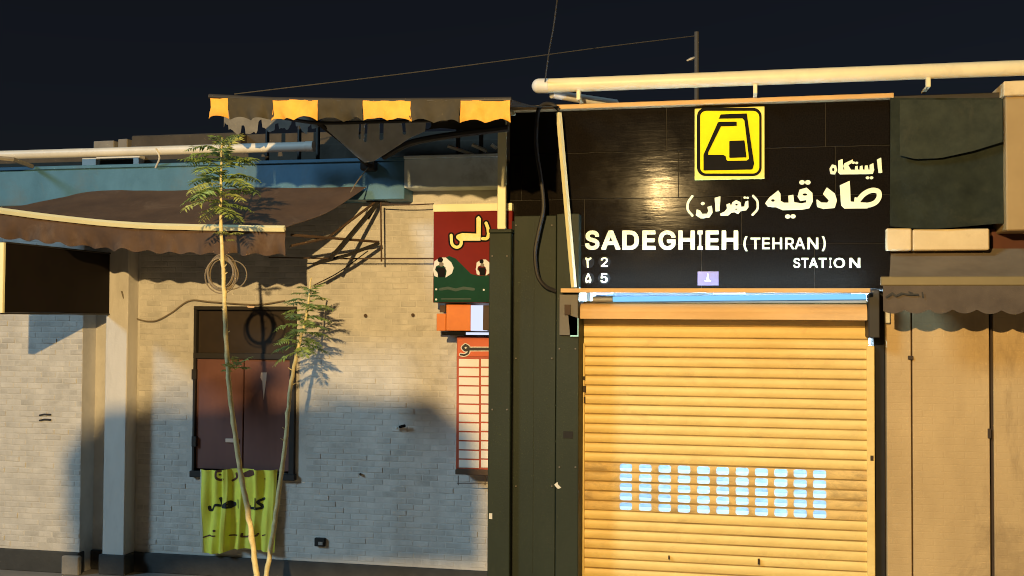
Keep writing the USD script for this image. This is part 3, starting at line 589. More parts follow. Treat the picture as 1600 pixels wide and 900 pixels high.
def valance(x0, x1, y, ztop, zlow, wave, depth, phase=0., nx=140, seed=1, amp=.02):
    rows = [[], [], [], []]
    for i in range(nx + 1):
        x = x0 + (x1 - x0) * i / nx
        lo = zlow + depth * (abs(math.sin(math.pi * (x - x0) / wave + phase)) ** .8 - .5) + .012 * (meshkit.fbm(np.array([x * 3., 1., seed]), 2) - .5)
        for j in range(4):
            w = j / 3; rows[j].append((x, y - amp * w * (meshkit.fbm(np.array([x * 5., w, seed]), 2) - .5) * 2, ztop + (lo - ztop) * w))
    return sheet(rows, .004)
def pf(px, py, p): return P(px, py, p)
w0 = PX(1380, 470, AW)
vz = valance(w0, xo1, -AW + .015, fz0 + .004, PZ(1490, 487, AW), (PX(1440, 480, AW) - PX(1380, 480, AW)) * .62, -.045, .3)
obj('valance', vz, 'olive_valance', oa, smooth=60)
scrib = strokes([('s', [(125, 620), (170, 590), (200, 612), (235, 596)], 16), ('s', [(240, 590), (290, 600), (370, 600)], 14), ('s', [(300, 580), (330, 590)], 9), ('s', [(405, 585), (408, 620)], 11)], 1360, 340, 5.0)
obj('faded_print', flat(scrib, AW + .013, .0015), 'ink_black', oa)
for k in (1420, 1700): obj('arm', tube([P(k, 440, BP), (PX(k, 440, AW), -AW + .05, (fz0 + fz1) / 2)], .015, 8), 'dark_steel', oa)

# ------------------------------------------------------------------ pipes, mast and wires
rp = thing('cream_pipe', 'long cream pipe raised above the station roof, running out of the picture', 'pipe', P(1200, 120, .6))
q0, q1 = P(842, 134.5, .62), P(1640, 104.5, .62); q1[2] = q0[2] + (q1[2] - q0[2])
rad = .083
dirn = (q1 - q0) / np.linalg.norm(q1 - q0)
capp = [q0 - dirn * rad * math.sin(a) for a in np.linspace(math.pi / 2, .0, 7)]; capr = [max(.002, rad * math.cos(a)) for a in np.linspace(math.pi / 2, .0, 7)]
obj('pipe_run', tube([q0 + dirn * .12, q1], rad, 20), 'pipe_cream', rp)
obj('end_cap', tube(capp + [q0 + dirn * .119], [c * 1.04 for c in capr] + [rad * 1.04], 20), 'pipe_white', rp)
for px, yy in ((904.5, 164), (1180, 156), (1450, 150)):
    t_ = q0 + dirn * ((PX(px, 130, .62) - q0[0]) / dirn[0])
    obj('bracket', cat_(bx(t_[0] - .022, t_[0] + .022, -.58, -.66, SZ1 + .056, t_[2] - rad + .01, .004), bx(t_[0] - .022, t_[0] + .022, -.30, -.58, SZ1 + .056, SZ1 + .08, .003)), 'pipe_cream', rp)
solo('pipe_offcut', tube([P(862, 147, .50), P(962, 163, -.15)], [.05, .06], 16), 'pipe_white', 'short white pipe lying on the roof under the end of the cream pipe', 'pipe')
lp = thing('white_pipe', 'long white pipe along the roof edge above the blue fascia at left', 'pipe', P(250, 236, .45))
a0, a1 = P(-60, 244.5, .42), P(490, 228.5, .42)
obj('pipe_run', tube([a0, a1], .060, 18), 'pipe_white', lp)
obj('socket', tube([a1 - (a1 - a0) / np.linalg.norm(a1 - a0) * .10, a1 + (a1 - a0) * .0002], .066, 18), 'pipe_white', lp)
obj('strap', ptube([(243, 232, .49), (249, 246, .47), (243, 262, .38)], .012, 6), 'pipe_white', lp)
vb = thing('roof_frame', 'small white framed opening under the white pipe at left', 'frame', P(170, 252, -.3))
obj('post', pbox(128, 247, 150, 262, -.34, -.2, .004), 'pipe_white', vb); obj('post', pbox(208, 245, 217, 261, -.34, -.2, .004), 'pipe_white', vb)
obj('rail', pbox(150.5, 243, 218, 247, -.34, -.2, .003), 'pipe_white', vb); obj('opening', pbox(151, 247.5, 207.5, 261, -.34, -.30), 'black_matt', vb)
ma = thing('roof_mast', 'thin grey steel mast on the station roof behind the cream pipe', 'mast', P(1088, 160, -1.2))
obj('pole', tube([np.array((PX(1088.5, 100, -1.2), 1.2, SZ1)), np.array((PX(1088.5, 100, -1.2), 1.2, PZ(1088, 50, -1.2)))], .030, 10), 'mast_grey', ma)
obj('insulator', tube([P(1073, 95, -1.2), P(1080, 92, -1.2), P(1087, 89, -1.2)], [.012, .022, .01], 8), 'steel', ma)
solo('sky_wire', ptube([(851.5, 128, .7), (858, 80, 1.2), (866, 35, 1.7), (878, -60, 2.6)], .008, 6), 'mast_grey', 'thin wire rising from the end of the cream pipe into the sky', 'wire')
solo('span_wire', ptube([(366, 147, 1.9), (500, 131, 1.4), (640, 114, .8), (800, 93, .2), (940, 74, -.5), (1087, 56, -1.2)], .006, 6), 'mast_grey', 'thin slack wire from the striped awning corner to the roof mast', 'wire')

# ------------------------------------------------------------------ striped awning
sa = thing('striped_awning', 'torn awning with yellow and dark striped valance above the shop roof', 'awning', P(560, 200, 1.5))
SAP = 3.2
seams = [328, 356, 426, 497, 567, 642, 720, 797]
def ytop(x): return np.interp(x, [328, 426, 567, 720, 797], [149, 154, 156, 155, 154])
def ylow(x): return np.interp(x, [328, 350, 426, 497, 567, 642, 720, 797], [184, 184, 187, 186, 187, 190, 191, 190])
for i in range(7):
    a, b = seams[i], seams[i + 1]; n = 22; rows = [[] for _ in range(5)]
    for k in range(n + 1):
        px = a + (b - a) * k / n; nb = 2.0 if b - a > 50 else 1.0
        sc = 5.0 * (abs(math.sin(math.pi * nb * k / n)) ** .8 - .35)
        lo = ylow(px) - sc + 3 * (meshkit.noise(np.array([px * .07, 3., i])) - .5)
        for j in range(5):
            w = j / 4; q = P(px + 2.0 * math.sin(i * 2.1) * w, ytop(px) + (lo - ytop(px)) * w, SAP)
            q[1] += -.13 * w * (meshkit.fbm(np.array([px * .035, w, 4.]), 3) - .5) * 2 - (i % 2) * .003
            rows[j].append(q)
    obj('valance_stripe', sheet(rows, .004), 'yellow_canvas' if i % 2 == 0 else 'dark_canvas', sa, smooth=60, label=None)
obj('front_bar', tube([P(a, ytop(a) + 1.5, SAP - .02) for a in (327, 426, 567, 720, 799)], .025, 10), 'dark_steel', sa)
# cover cloth, sagging back to the posts
rows = []
for j in range(7):
    w = j / 6; r = []
    for i in range(25):
        px = 328 + (797 - 328) * i / 24; f = P(px, ytop(px) + 1, SAP); bz = PZ(px, 168, .25)
        r.append((f[0], -(SAP + (.25 - SAP) * w), f[2] + (bz - f[2]) * w - .04 * math.sin(math.pi * w)))
    rows.append(r)
obj('cover', sheet(rows, .005), 'dark_canvas', sa, smooth=60)
rows = [[], [], [], []]                            # torn lining that hangs behind the valance
for k in range(121):
    px = 350 + (500 - 350) * k / 120; y0 = 172; lo = 198 + 11 * (meshkit.fbm(np.array([px * .09, 1., 9.]), 3) - .3) * 2 - 10 * (abs(math.sin(px * .12)) > .93)
    for j in range(4): q = P(px, y0 + (lo - y0) * j / 3, 1.2); rows[j].append(q)
obj('torn_lining', sheet(rows, .004), 'lining', sa, smooth=60)
tri = Polygon([(499, 178), (668, 178), (664, 205), (640, 216), (600, 242), (584, 252), (570, 254), (556, 244), (530, 220), (505, 198)])
slots = unary_union([LineString(s).buffer(w) for s, w in (([(563, 190), (562, 216)], 1.6), ([(573, 190), (571, 220)], 2.2), ([(597, 184), (596, 216)], 3.2), ([(630, 186), (632, 208)], 2.6))])
obj('torn_lining', flat(tri.difference(slots), 1.2, .005), 'grey_canvas', sa, smooth=False, label='grey cloth triangle hanging down to a point')
obj('torn_lining', flat(Polygon([(650, 178), (790, 178), (790, 196), (740, 205), (690, 200), (650, 205)]).difference(unary_union([Point(667, 195).buffer(7)])), 1.15, .005), 'dark_canvas', sa, smooth=False)
for pp, r in (([(497, 192, 1.25), (540, 225, 1.0), (572, 256, .5)], .028), ([(795, 200, 1.3), (700, 212, 1.2), (640, 224, .9), (600, 245, .6)], .040), ([(440, 184, 1.6), (500, 192, 1.3), (600, 190, 1.3), (700, 188, 1.3)], .02)):
    obj('arm', ptube(pp, r, 8), 'dark_steel', sa)
for px in (418, 468, 497, 716, 752):
    zb_, zt_ = ZF1, PZ(px, 168, .25); obj('post', tube([(PX(px, 200, .2), -.2, zb_ - .05), (PX(px, 200, .2), -.2, zt_)], .026, 8), 'dark_steel', sa)
obj('elbow', pbox(562, 250, 584, 266, .3, .5, .02), 'dark_steel', sa)
obj('tie_rod', ptube([(575, 262, .6), (558, 284, 1.0), (548, 300, 1.15)], .008, 6), 'wire', sa)
for a, b in (((700, 228, .3), (740, 242, .3)), ((738, 226, .3), (760, 236, .3)), ((768, 226, .3), (776, 232, .3))): obj('offcut', tube([P(*a), P(*b)], .022, 4), 'sign_white', sa)

# ------------------------------------------------------------------ brown awning
ba = thing('brown_awning', 'dusty brown awning with bent cream front bar over the brown door', 'awning', P(300, 340, .7))
BF = 1.60
fr = [(-60, 322), (0, 329), (60, 337), (120, 344), (170, 349), (230, 353), (300, 355), (380, 356.5), (446, 357.5)]
bk = [(-60, 334, 1.0), (0, 326, .95), (50, 318, .75), (100, 307, .55), (145, 298, .42), (250, 296, .42), (400, 294, .42), (520, 292, .42), (572, 291, .42)]
F = spline(np.array([P(a, b, BF) for a, b in fr]), 6); B = spline(np.array([P(*a) for a in bk]), 6)
rows = []
for j in range(11):
    w = j / 10; r = []
    for i in range(len(F)):
        q = B[i] * (1 - w) + F[i] * w; u = i / (len(F) - 1)
        q = q + np.array([0, 0, -.05 * math.sin(math.pi * w) * min(1, 4 * u) + .075 * (meshkit.fbm(np.array([q[0] * 1.6 + w * 1.2, w * 2.0, 2.]), 4) - .5)]); r.append(q)
    rows.append(r)
obj('canvas', sheet(rows, .005), 'canvas_brown', ba, smooth=60)
bar = np.array([q + (0, -.02, 0) for q in F])
obj('front_bar', tube(bar, .036, 4), 'cream_bar', ba)
rows = [[] for _ in range(5)]
yl = lambda x: np.interp(x, [-60, 0, 60, 120, 180, 260, 350, 446], [362, 371, 376, 384, 390, 395, 397, 399])
for k in range(181):
    px = -60 + 506 * k / 180; y0 = np.interp(px, [a for a, b in fr], [b for a, b in fr]) + 2; lo = yl(px) + 2.2 * math.sin(px * 2 * math.pi / 34) + 2 * (meshkit.noise(np.array([px * .05, 0., 5.])) - .5)
    for j in range(5):
        w = j / 4; q = P(px, y0 + (lo - y0) * w, BF - .01); q[1] -= .14 * w * (meshkit.fbm(np.array([px * .03, w, 6.]), 3) - .5) * 2; rows[j].append(q)
obj('valance', sheet(rows, .004), 'canvas_brown', ba, smooth=60)
obj('bracket', cat_(pbox(572, 296, 602, 316, .0, .22, .01)), 'dark_steel', ba)
obj('bracket_pad', cat_(pbox(574, 302, 584, 306, .22, .24), pbox(588, 302, 600, 306, .22, .24)), 'sign_white', ba)
for pp, r, m_ in (([(586, 316, .2), (512, 372, .8), (455, 384, 1.2)], .016, 'rust'), ([(590, 316, .2), (575, 342, .3)], .018, 'dark_steel'), ([(590, 317, .2), (516, 404, .95)], .026, 'dark_steel'), ([(455, 367, 1.2), (592, 378, .25)], .018, 'rust'), ([(592, 380, .25), (545, 398, .6), (490, 413, 1.0)], .022, 'dark_steel'), ([(452, 386, 1.2), (520, 366, .7)], .012, 'steel')):
    obj('arm', ptube(pp, r, 6, False), m_, ba)
obj('arm', tube([P(60, 340, .31), P(60, 348, BF - .05)], .02, 6), 'dark_steel', ba)
solo('fascia_bracket', ptube([(-30, 244, 1.1), (20, 249, .9), (50, 260, .42)], .03, 6, False), 'concrete', 'pale strut leaning on the blue fascia at the far left', 'strut')
rf = thing('rod_frame', 'thin rusty rod frame beside the red and green signboard', 'frame', P(620, 380, .3))
obj('upright', ptube([(595, 316, .3), (596, 409, .3)], .011, 6, False), 'rust', rf)
obj('cross_rod', ptube([(596, 318.5, .3), (640, 320, .3), (678, 318.5, .3)], .008, 6), 'rust', rf)
obj('cross_rod', ptube([(420, 402, .3), (520, 404, .3), (596, 404, .3), (690, 404, .3)], .009, 6), 'rust', rf)
obj('stay', ptube([(575, 392, .3), (530, 425, .2), (490, 446, .06)], .007, 6), 'rust', rf)

# ------------------------------------------------------------------ signs
rs = thing('red_signboard', 'red and green signboard with yellow lettering partly behind the green pier', 'sign', P(720, 395, .35))
RP = .40; rpx = 800
obj('board', pbox(677, 330, rpx, 473, .04, RP, .006), 'sign_red', rs)
obj('top_frame', pbox(676.5, 318, rpx, 330, .04, RP + .012, .004), 'cream_bar', rs)
wave = Polygon([(677.6, 472.4), (677.6, 418), (690, 405), (702, 400), (712, 404), (722, 414), (736, 428), (748, 431), (rpx - 1, 428), (rpx - 1, 472.4)])
obj('green_field', flat(wave, RP, .003), 'sign_green', rs, smooth=False)
Z4 = (670, 310, 5.29)
dli = [('l', [(474, 205), (490, 250), (494, 300), (480, 330), (445, 332)], 26), ('p', [(398, 165), (412, 150), (428, 170), (424, 345), (258, 346), (236, 328), (250, 300), (280, 290), (398, 296)], 4), ('l', [(278, 300), (238, 318), (268, 350), (262, 388), (228, 404), (192, 375), (186, 305)], 24)]
obj('lettering', flat(unary_union([strokes(dli, *Z4)]).buffer(2.6), RP, .005), 'black', rs, smooth=False)
obj('lettering', flat(strokes(dli, *Z4), RP + .005, .004), 'sign_yellow', rs, smooth=False)
for dx, sc in ((0, 1), (64, .8)):
    fgw = affinity.translate(affinity.scale(unary_union([zpoly([(48, 520), (78, 500), (112, 490), (140, 490), (185, 530), (205, 575), (190, 620), (140, 652), (150, 600), (130, 560), (100, 540), (60, 560), (50, 590), (75, 620), (72, 650), (48, 640), (38, 590)], Z4).buffer(.3)]), sc, sc, origin=(690, 418)), dx, 0)
    fgb = affinity.translate(affinity.scale(unary_union([zpoly([(60, 570), (140, 570), (132, 650), (82, 650)], Z4), Point(670 + 96 / 5.29, 310 + 508 / 5.29).buffer(4.2)]), sc, sc, origin=(690, 418)), dx, 0)
    fgs = affinity.translate(affinity.scale(Point(670 + 104 / 5.29, 310 + 545 / 5.29).buffer(3.6), sc, sc, origin=(690, 418)), dx, 0)
    obj('emblem', flat(fgw, RP + .003, .003), 'sign_white', rs, smooth=False); obj('emblem', flat(fgb, RP + .0035, .004), 'black', rs, smooth=False); obj('emblem', flat(fgs, RP + .004, .0045), 'wire', rs, smooth=False)
obj('small_print', flat(unary_union([LineString([(688, 452), (700, 450), (712, 453), (724, 450), (740, 452)]).buffer(2.2), LineString([(690, 467), (735, 467)]).buffer(1.2)]), RP + .003, .002), 'sign_dim', rs, smooth=False)
for c in ((681.5, 452), (756, 453), (681.5, 468)): obj('phone_mark', flat(Point(*c).buffer(1.6), RP + .003, .002), 'sign_white', rs)
ob = thing('orange_box', 'orange lightbox sign with a pale lilac end under the red signboard', 'sign', P(720, 497, .3))
obj('body', cat_(pbox(697, 476, 735, 517, .05, .34, .006), pbox(682, 490, 696.5, 517, .05, .34, .006)), 'orange', ob)
obj('lit_panel', pbox(735.6, 477, 754, 517, .08, .34, .003), 'led_white', ob)
obj('end_panel', pbox(754.6, 477, 790, 516, .06, .33, .004), 'rust', ob); obj('bracket', pbox(687, 477, 696, 488, .04, .3, .004), 'rust', ob)
mb = thing('menu_board', 'tall menu board of pale boxes in a red frame beside the green pier', 'sign', P(740, 640, .3))
obj('back_panel', pbox(713, 526, 800, 742, .03, .28, .004), 'menu_line', mb)
obj('header', pbox(715, 530, 800, 557, .28, .292, .002), 'menu_red', mb)
obj('shelf', pbox(690, 518.5, 800, 524, .05, .42, .004), 'black', mb)
obj('lamp_strip', pbox(728, 519.5, 800, 523.5, .42, .426), 'led_white', mb)
obj('sill', pbox(711, 735, 800, 743, .05, .36, .006), 'rust', mb)
Z3 = (640, 280, 3.0)
vav = [('l', [(262, 778), (250, 790), (264, 802), (276, 788), (262, 778)], 12), ('l', [(275, 790), (276, 812), (258, 824), (240, 822)], 9), ('s', [(272, 796), (400, 796)], 14)]
obj('lettering', flat(strokes(vav, *Z3).buffer(1.3), .292, .003), 'sign_white', mb, smooth=False)
obj('lettering', flat(strokes(vav, *Z3), .295, .003), 'ink_black', mb, smooth=False)
for k in range(12):
    y = 560 + 14.35 * k
    for a, b in ((717, 748.5), (751.5, 781)): obj('price_cell', pbox(a, y + 1, b, y + 13, .28, .288, .001), 'menu_white', mb)
obj('hook', cat_(ptube([(716, 743, .3), (716, 758, .3)], .006, 6, False), ptube([(758, 743, .3), (758, 758, .3)], .006, 6, False), ptube([(714, 755, .3), (770, 755, .3)], .006, 6, False)), 'rust', mb)
ps = thing('projecting_sign', 'black signboard standing out from the white pilaster at left', 'sign', (xp0, -1.0, EYE))
pxw = PX(172, 440, .25); pout = DIST - (DIST - .25) * (pxw - 0) / PX(6, 440, .25) * 1.0
pout = DIST - (DIST - .25) * pxw / PX(6, 440, .25) if False else DIST - pxw / ((P(6, 440, 0)[0]) / DIST)
zs1, zs0 = PZ(6, 380, pout), PZ(6, 488, pout)
obj('panel', bx(pxw - .05, pxw, -.26, -pout + .02, zs0, zs1, .006), 'sign_black', ps)
obj('front_edge', bx(pxw - .062, pxw + .004, -pout + .019, -pout - .02, zs0 - .008, zs1 + .008, .004), 'cream_bar', ps)
obj('frame', cat_(bx(pxw - .055, pxw + .006, -.25, -pout + .018, zs0 - .02, zs0 - .001, .003), bx(pxw - .055, pxw + .006, -.25, -pout + .018, zs1 + .001, zs1 + .02, .003)), 'dark_steel', ps)

# pleated banner
bn = thing('sale_banner', 'creased yellow green banner with handwritten lettering below the brown door', 'banner', P(373, 800, .1))
def pleat(px, py):
    px, py = np.asarray(px, float), np.asarray(py, float); w = np.clip((py - 730) / 130., 0, 1)
    s = 0
    for c, a, wd, sl in ((322, .02, 5, 6), (341, .035, 5, 3), (352, .05, 4.5, -2), (372, .035, 5, 6), (392, .03, 5, -3), (404, .04, 5, 8), (424, .035, 5, -8)):
        d = (px - (c + sl * w)) / wd; s = s + .5 * a * np.exp(-d * d)
    q = px - 4 * w * np.sin(py * .02)
    s = s + np.interp(q, [310, 318, 331, 338, 348, 352, 359, 362, 374, 379, 386, 397, 402, 411, 423, 429, 436], [.0, .03, .0, .05, .01, .10, .095, .0, .015, .06, .02, .01, .07, .0, .02, .06, .0]) * (.55 + .45 * w)
    return s + .012 * np.sin(px * .31 + py * .02) + .010 * np.sin(py * .07 + px * .11)
def bpt(u, w): return 312 + u * 121 + (6 - 9 * u) * w, 733 + 1.5 * math.sin(u * 9) + (w * 127) + 3 * math.sin(u * 6 + 1) * w
rows = [[None] * 122 for _ in range(40)]
for j in range(40):
    for i in range(122):
        a, b = bpt(i / 121, j / 39); q = P(a, b, .085); q[1] -= float(pleat(a, b)); rows[j][i] = q
obj('cloth', sheet(rows, .003), 'banner', bn, smooth=60)
obj('edge_tape', sheet([[rows[j][i] - np.array((0, .004, 0)) for i in (0, 1, 2)] for j in range(40)], .002), 'banner_edge', bn, smooth=60)
Z5 = (300, 725, 6.2)
bt = lambda it, m_, nm: obj(nm, flat(strokes(it, *Z5), .0885, .0015, surf=pleat, fine=2.5), m_, bn, smooth=60)
bt([('l', [(300, 60), (255, 70), (250, 120), (285, 150), (320, 140)], 22), ('d', [(285, 100)], 20)], 'ink_brown', 'lettering'); bt([('l', [(432, 90), (435, 130), (395, 160)], 20)], 'ink_brown', 'lettering')
bt([('p', [(500, 90), (560, 60), (600, 62), (622, 95), (560, 122), (505, 118)], 3)], 'ink_brown', 'lettering')
bt([('l', [(700, 335), (650, 362), (682, 400), (676, 424), (565, 426), (560, 408)], 24), ('s', [(625, 332), (622, 420)], 20)], 'ink_black', 'lettering')
bt([('s', [(458, 345), (462, 420)], 14)], 'ink_black', 'lettering')
bt([('p', [(320, 412), (330, 380), (380, 352), (430, 375), (432, 395), (385, 422)], 4), ('s', [(285, 330), (300, 385), (330, 400)], 24)], 'ink_black', 'lettering')
bt([('l', [(285, 400), (250, 392), (225, 405), (205, 440), (175, 446), (170, 415)], 24)], 'ink_black', 'lettering')
bt([('s', [(120, 706), (170, 690), (240, 690)], 13), ('d', [(235, 640)], 26), ('s', [(370, 690), (440, 690)], 14)], 'ink_brown', 'lettering'); bt([('l', [(500, 670), (500, 696), (540, 700), (560, 690)], 17), ('s', [(590, 690), (640, 688), (650, 670)], 16), ('s', [(690, 690), (720, 680)], 12)], 'ink_brown', 'lettering')

# ------------------------------------------------------------------ small things on the wall
wv = thing('wall_vent', 'two short dark slots in the white wall at far left', 'vent', P(71, 651, .3))
for y in (648, 656): obj('slot', flat(LineString([(63, y + .8), (70, y - .6), (79, y)]).buffer(1.4), .298, .012), 'dark_steel', wv)
wb = thing('wall_hook', 'small black hook with a white tip in the middle of the wall', 'hook', P(627, 668, 0))
obj('hook', cat_(ptube([(625, 667, 0), (625, 667, .07), (633, 665, .08)], .018, 8, False)), 'black', wb); obj('tip', trimesh.creation.icosphere(1, .018).apply_translation(P(620, 669, .05)), 'sign_white', wb)
bk_ = thing('junction_box', 'small black junction box low on the wall right of the banner', 'box', P(499, 847, 0))
obj('body', pbox(491, 841, 507, 854, 0, .05, .006), 'black_matt', bk_); obj('stub', pbox(497, 847, 504, 852, .05, .065, .003), 'steel', bk_)
solo('wall_wire', ptube([(190, 455, .27), (198, 478, .2), (212, 497, .03), (240, 502, .03), (266, 490, .03), (296, 470, .03), (330, 472, .03), (400, 476, .03), (445, 470, .03)], .010, 6), 'wire', 'thin brown wire drooping across the wall left of the door', 'wire')
for i, (x, y, lab) in enumerate(((571, 493, 'small dark peg in the yellow lit wall right of the bushy sapling'), (645, 492, 'small dark peg in the wall close to the orange box'), (563, 741, 'small dark peg low on the wall right of the door'))):
    solo('wall_peg', ptube([(x, y, -.01), (x, y, .045)], .022 if i != 2 else .016, 8, False), 'rust', lab, 'peg', 'pegs in the white wall')

# ------------------------------------------------------------------ saplings
def frond(base, d, length, droop, seed, lmat, parent, pairs=9):
    r = np.random.default_rng(seed); d = np.array(d, float); d /= np.linalg.norm(d)
    n = pairs + 1; pts = [np.array(base)]; dd = d.copy()
    for k in range(n): dd = dd + np.array([0, 0, -droop / n]); dd /= np.linalg.norm(dd); pts.append(pts[-1] + dd * length / n)
    pts = np.array(pts); v, f = [], []
    t = tube(pts, np.linspace(.0045, .0015, len(pts)), 4); v = list(t.vertices); f = list(map(tuple, t.faces))
    for k in range(1, len(pts)):
        tt = pts[k] - pts[k - 1]; tt /= np.linalg.norm(tt); side = np.cross(tt, [0, 0, 1]); side /= np.linalg.norm(side) + 1e-9; up = np.cross(side, tt)
        L = length * (.33 if k < len(pts) - 1 else .28) * math.sin(math.pi * (.22 + .66 * k / n)) * r.uniform(.85, 1.15); W = L * .25
        for s in ((-1, 1) if k < len(pts) - 1 else (0,)):
            ax = (side * s * 1.0 + tt * .55 + up * r.uniform(-.45, .10)) if s else tt
            ax = ax / np.linalg.norm(ax); wd = np.cross(ax, up + .25 * r.normal(size=3)); wd /= np.linalg.norm(wd) + 1e-9; nn = np.cross(wd, ax)
            b0 = pts[k]; i0 = len(v)
            v += [b0, b0 + ax * L * .45 + wd * W / 2 + nn * L * .05, b0 + ax * L - nn * L * .10, b0 + ax * L * .45 - wd * W / 2 + nn * L * .05, b0 + ax * L * .5 - nn * L * .03]
            f += [(i0, i0 + 1, i0 + 4), (i0 + 1, i0 + 2, i0 + 4), (i0 + 2, i0 + 3, i0 + 4), (i0 + 3, i0, i0 + 4)]
    obj('leaf', trimesh.Trimesh(np.array(v), np.array(f), process=False), LEAF[lmat], parent, smooth=False)
TP, TB = 2.6, 1.2
def sapling(label, stem, rad, crown, seed, base_p):
    r = np.random.default_rng(seed)
    q = np.array([P(*s) for s in stem])
    t = thing('sapling', label, 'sapling', q[-1] * np.array([1, 1, 0]), 'saplings in front of the door')
    sp = spline(q, 8); n = len(sp); rr_ = np.interp(np.linspace(0, 1, n), [0, .3, 1], [rad * .35, rad * .8, rad * 1.15]) * (1 + .07 * np.sin(np.arange(n) * 1.9))
    rr_ = rr_ * (1 + .16 * (np.arange(n) % 5 == 2) * r.uniform(.4, 1.0, n)); sp = sp + np.c_[r.normal(0, .0028, n), r.normal(0, .002, n), np.zeros(n)]
    obj('trunk', tube(sp, rr_, 10), 'bark', t, smooth=60)
    for k in range(6):
        i = int(r.integers(n // 4, n - n // 5)); a = r.uniform(-3.1, 3.1); L = r.uniform(.04, .10)
        obj('twig', tube([sp[i], sp[i] + L * np.array([math.cos(a) * .8, math.sin(a) * .8, .55])], [.008, .004], 5), 'bark', t)
    for (px, py, dp, az, el, L, dr, lm) in crown(r): frond(P(px, py, dp), (math.cos(az) * math.cos(el), math.sin(az) * math.cos(el), math.sin(el)), L, dr, int(r.integers(1e6)), lm, t, int(r.integers(11, 15)))
    return t
def crown_a(r):
    out = []
    for k in range(33):
        w = k / 32; py = 222 + 108 * w; px = np.interp(py, [215, 335], [347, 345]) + r.uniform(-3, 3)
        az = k * 2.399 + r.uniform(-.3, .3); L = np.interp(w, [0, .25, .7, 1], [.24, .46, .54, .34]) * r.uniform(.8, 1.15)
        out.append((px, py, TP, az, np.interp(w, [0, 1], [.75, .15]) + r.uniform(-.2, .25), L, r.uniform(.7, 1.3), int(r.choice(4, p=(.35, .35, .12, .18)))))
    for k in range(5): out.append((354 + r.uniform(-4, 6), 372 + r.uniform(-6, 10), TP, r.uniform(-3, 3), .4, .17, .6, 3))
    for k in range(9): out.append((362 + r.uniform(-3, 10), 574 + r.uniform(-8, 12), TP, r.uniform(-3.1, 3.1), r.uniform(.1, .9), .19, .5, 3))
    return out
def crown_b(r):
    out = []
    for k in range(34):
        w = k / 33; py = 448 + 100 * w; px = np.interp(py, [440, 555], [485, 466]) + r.uniform(-2, 2)
        az = k * 2.399 + r.uniform(-.3, .3); L = np.interp(w, [0, .2, .7, 1], [.17, .30, .37, .32]) * r.uniform(.8, 1.15)
        out.append((px, py, TB, az, np.interp(w, [0, 1], [.6, .0]) + r.uniform(-.2, .2), L, r.uniform(.5, 1.0), int(r.choice(4, p=(.45, .2, .30, .05)))))
    return out
sapling('tall sapling with a pale thin trunk and leafy tuft rising above the brown awning', [(347, 214, TP), (345, 300, TP), (345, 345, TP), (349, 430, TP), (352, 500, TP), (357, 590, TP), (366, 670, TP), (376, 740, TP), (389, 810, TP), (400, 890, TP), (403, 935, TP)], .026, crown_a, 5, TP)
sapling('shorter sapling with dark bushy leaves in front of the right edge of the door', [(486, 434, TB), (479, 490, TB), (463, 556, TB), (452, 620, TB), (446, 690, TB), (437, 760, TB), (427, 830, TB), (416, 900, TB), (412, 935, TB)], .027, crown_b, 11, TP)
cc = P(348, 428, TP - .06); ring = []
for k in range(7):
    rx, rz = r_ = (.155 + .02 * math.sin(k * 2.), .17 + .022 * math.cos(k * 1.7)); off = np.array([.02 * math.sin(k * 3.1), -.008 * k, .015 * math.cos(k * 2.3)])
    ring += [cc + off + np.array([rx * math.cos(a), .012 * math.sin(2 * a + k), rz * math.sin(a)]) for a in np.linspace(math.pi / 2, math.pi / 2 + 2 * math.pi, 26)[:-1]]
big = [cc + np.array([.10, 0, .14]) + np.array([.17 * math.sin(a), 0, .15 * (math.cos(a) - 1)]) for a in np.linspace(0, 3.6, 14)]
solo('cable_coil', cat_(tube(np.array(ring), .007, 5), tube(np.array(big), .006, 5)), 'wire', 'coil of brown cable hung on the tall sapling below the awning', 'cable coil')

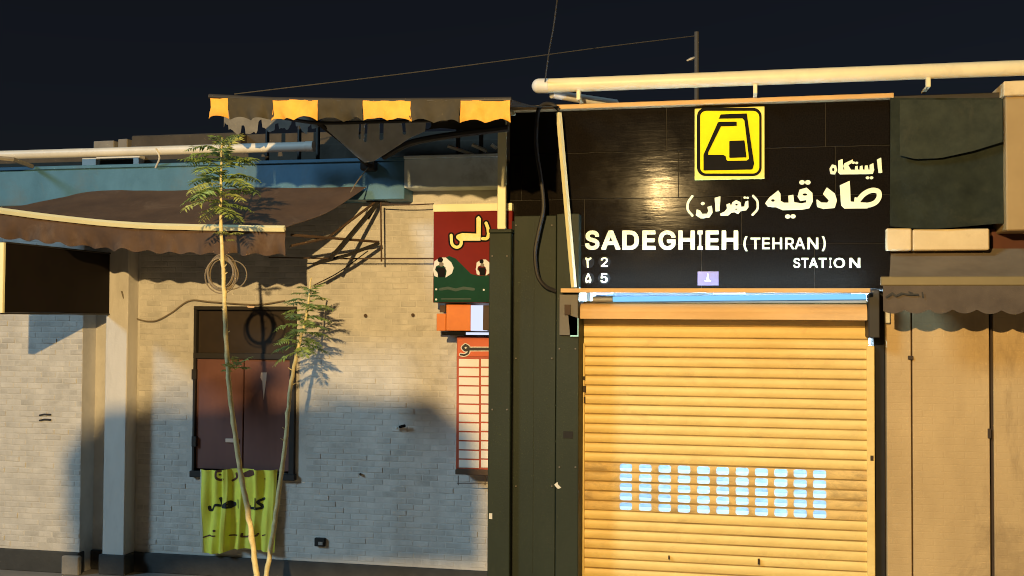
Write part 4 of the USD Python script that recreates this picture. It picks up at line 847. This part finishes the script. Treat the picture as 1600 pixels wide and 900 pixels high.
# ------------------------------------------------------------------ the street lamp and added shade board on the photographer's side
sl = thing('street_lamp', 'street lamp with a warm light on the far side of the road from the wall', 'street lamp', (LP[0], -15.2, -.13))
obj('pole', tube([(LP[0], -15.2, -.13), (LP[0], -15.2, 4), (LP[0], -15.2, LP[2] + .5)], [.11, .085, .06], 14), 'steel', sl)
obj('arm', tube(spline(np.array([(LP[0], -15.2, LP[2] + .4), (LP[0], -14.9, LP[2] + .6), (LP[0], -14.3, LP[2] + .42)])), .035, 10), 'steel', sl)
obj('lamp_head', bx(LP[0] - .16, LP[0] + .16, -13.7, -14.45, LP[2] + .20, LP[2] + .36, .05), 'steel', sl)
def toward(px, py, pl): w = P(px, py, 0); t = (LP[1] - (-pl)) / (LP[1] - w[1]); return LP + (w - LP) * t
OQ = 9.8
c00, c11 = toward(110, 628, OQ), toward(752, 905, OQ)
rd = thing('shade_board', 'unseen board on a long arm, added to shade the lower wall', 'shade board', (LP[0], -15.5, -.13))  # board added out of view to block the lamp over the lower wall
mast_x = c00[0] - .9
m_ = bx(c00[0], c11[0], -OQ - .02, -OQ + .02, c11[2], c00[2])
cs = m3.CrossSection([np.array([(c00[0], c11[2]), (c11[0], c11[2]), (c11[0], c00[2]), (c00[0], c00[2])])]).offset(-.17, m3.JoinType.Round).offset(.17, m3.JoinType.Round)
zh = c11[2] + .45 * (c00[2] - c11[2])
cs = cs + m3.CrossSection([np.array([(c00[0] + .015, c11[2]), (c11[0] - .015, c11[2]), (c11[0] - .015, zh), (c00[0] + .015, zh)])])
bc = np.array([(c00[0] + c11[0]) / 2, (c00[2] + c11[2]) / 2]); cs = cs.translate(tuple(-bc)).rotate(4.0).translate(tuple(bc)); bd = m3.Manifold.extrude(cs, .04).transform(np.array([[1, 0, 0, 0], [0, 0, 1, -OQ - .02], [0, 1, 0, 0]], float))
va, fa, _ = meshkit.arrays(bd)
obj('board', trimesh.Trimesh(va, fa[:, ::-1], process=False), 'steel', rd)
obj('arm', tube([(LP[0] - .5, -15.5, c00[2] + .12), ((c00[0] + c11[0]) / 2, -OQ, c00[2] + .12)], .05, 10), 'steel', rd)
obj('hanger', cat_(*[tube([(x, -OQ, c00[2] - .02), ((c00[0] + c11[0]) / 2, -OQ, c00[2] + .12)], .014, 6) for x in (c00[0] + .3, c11[0] - .3)]), 'steel', rd)
obj('pole', tube([(LP[0] - .5, -15.5, -.13), (LP[0] - .5, -15.5, c00[2] + .3)], [.12, .09], 14), 'steel', rd)
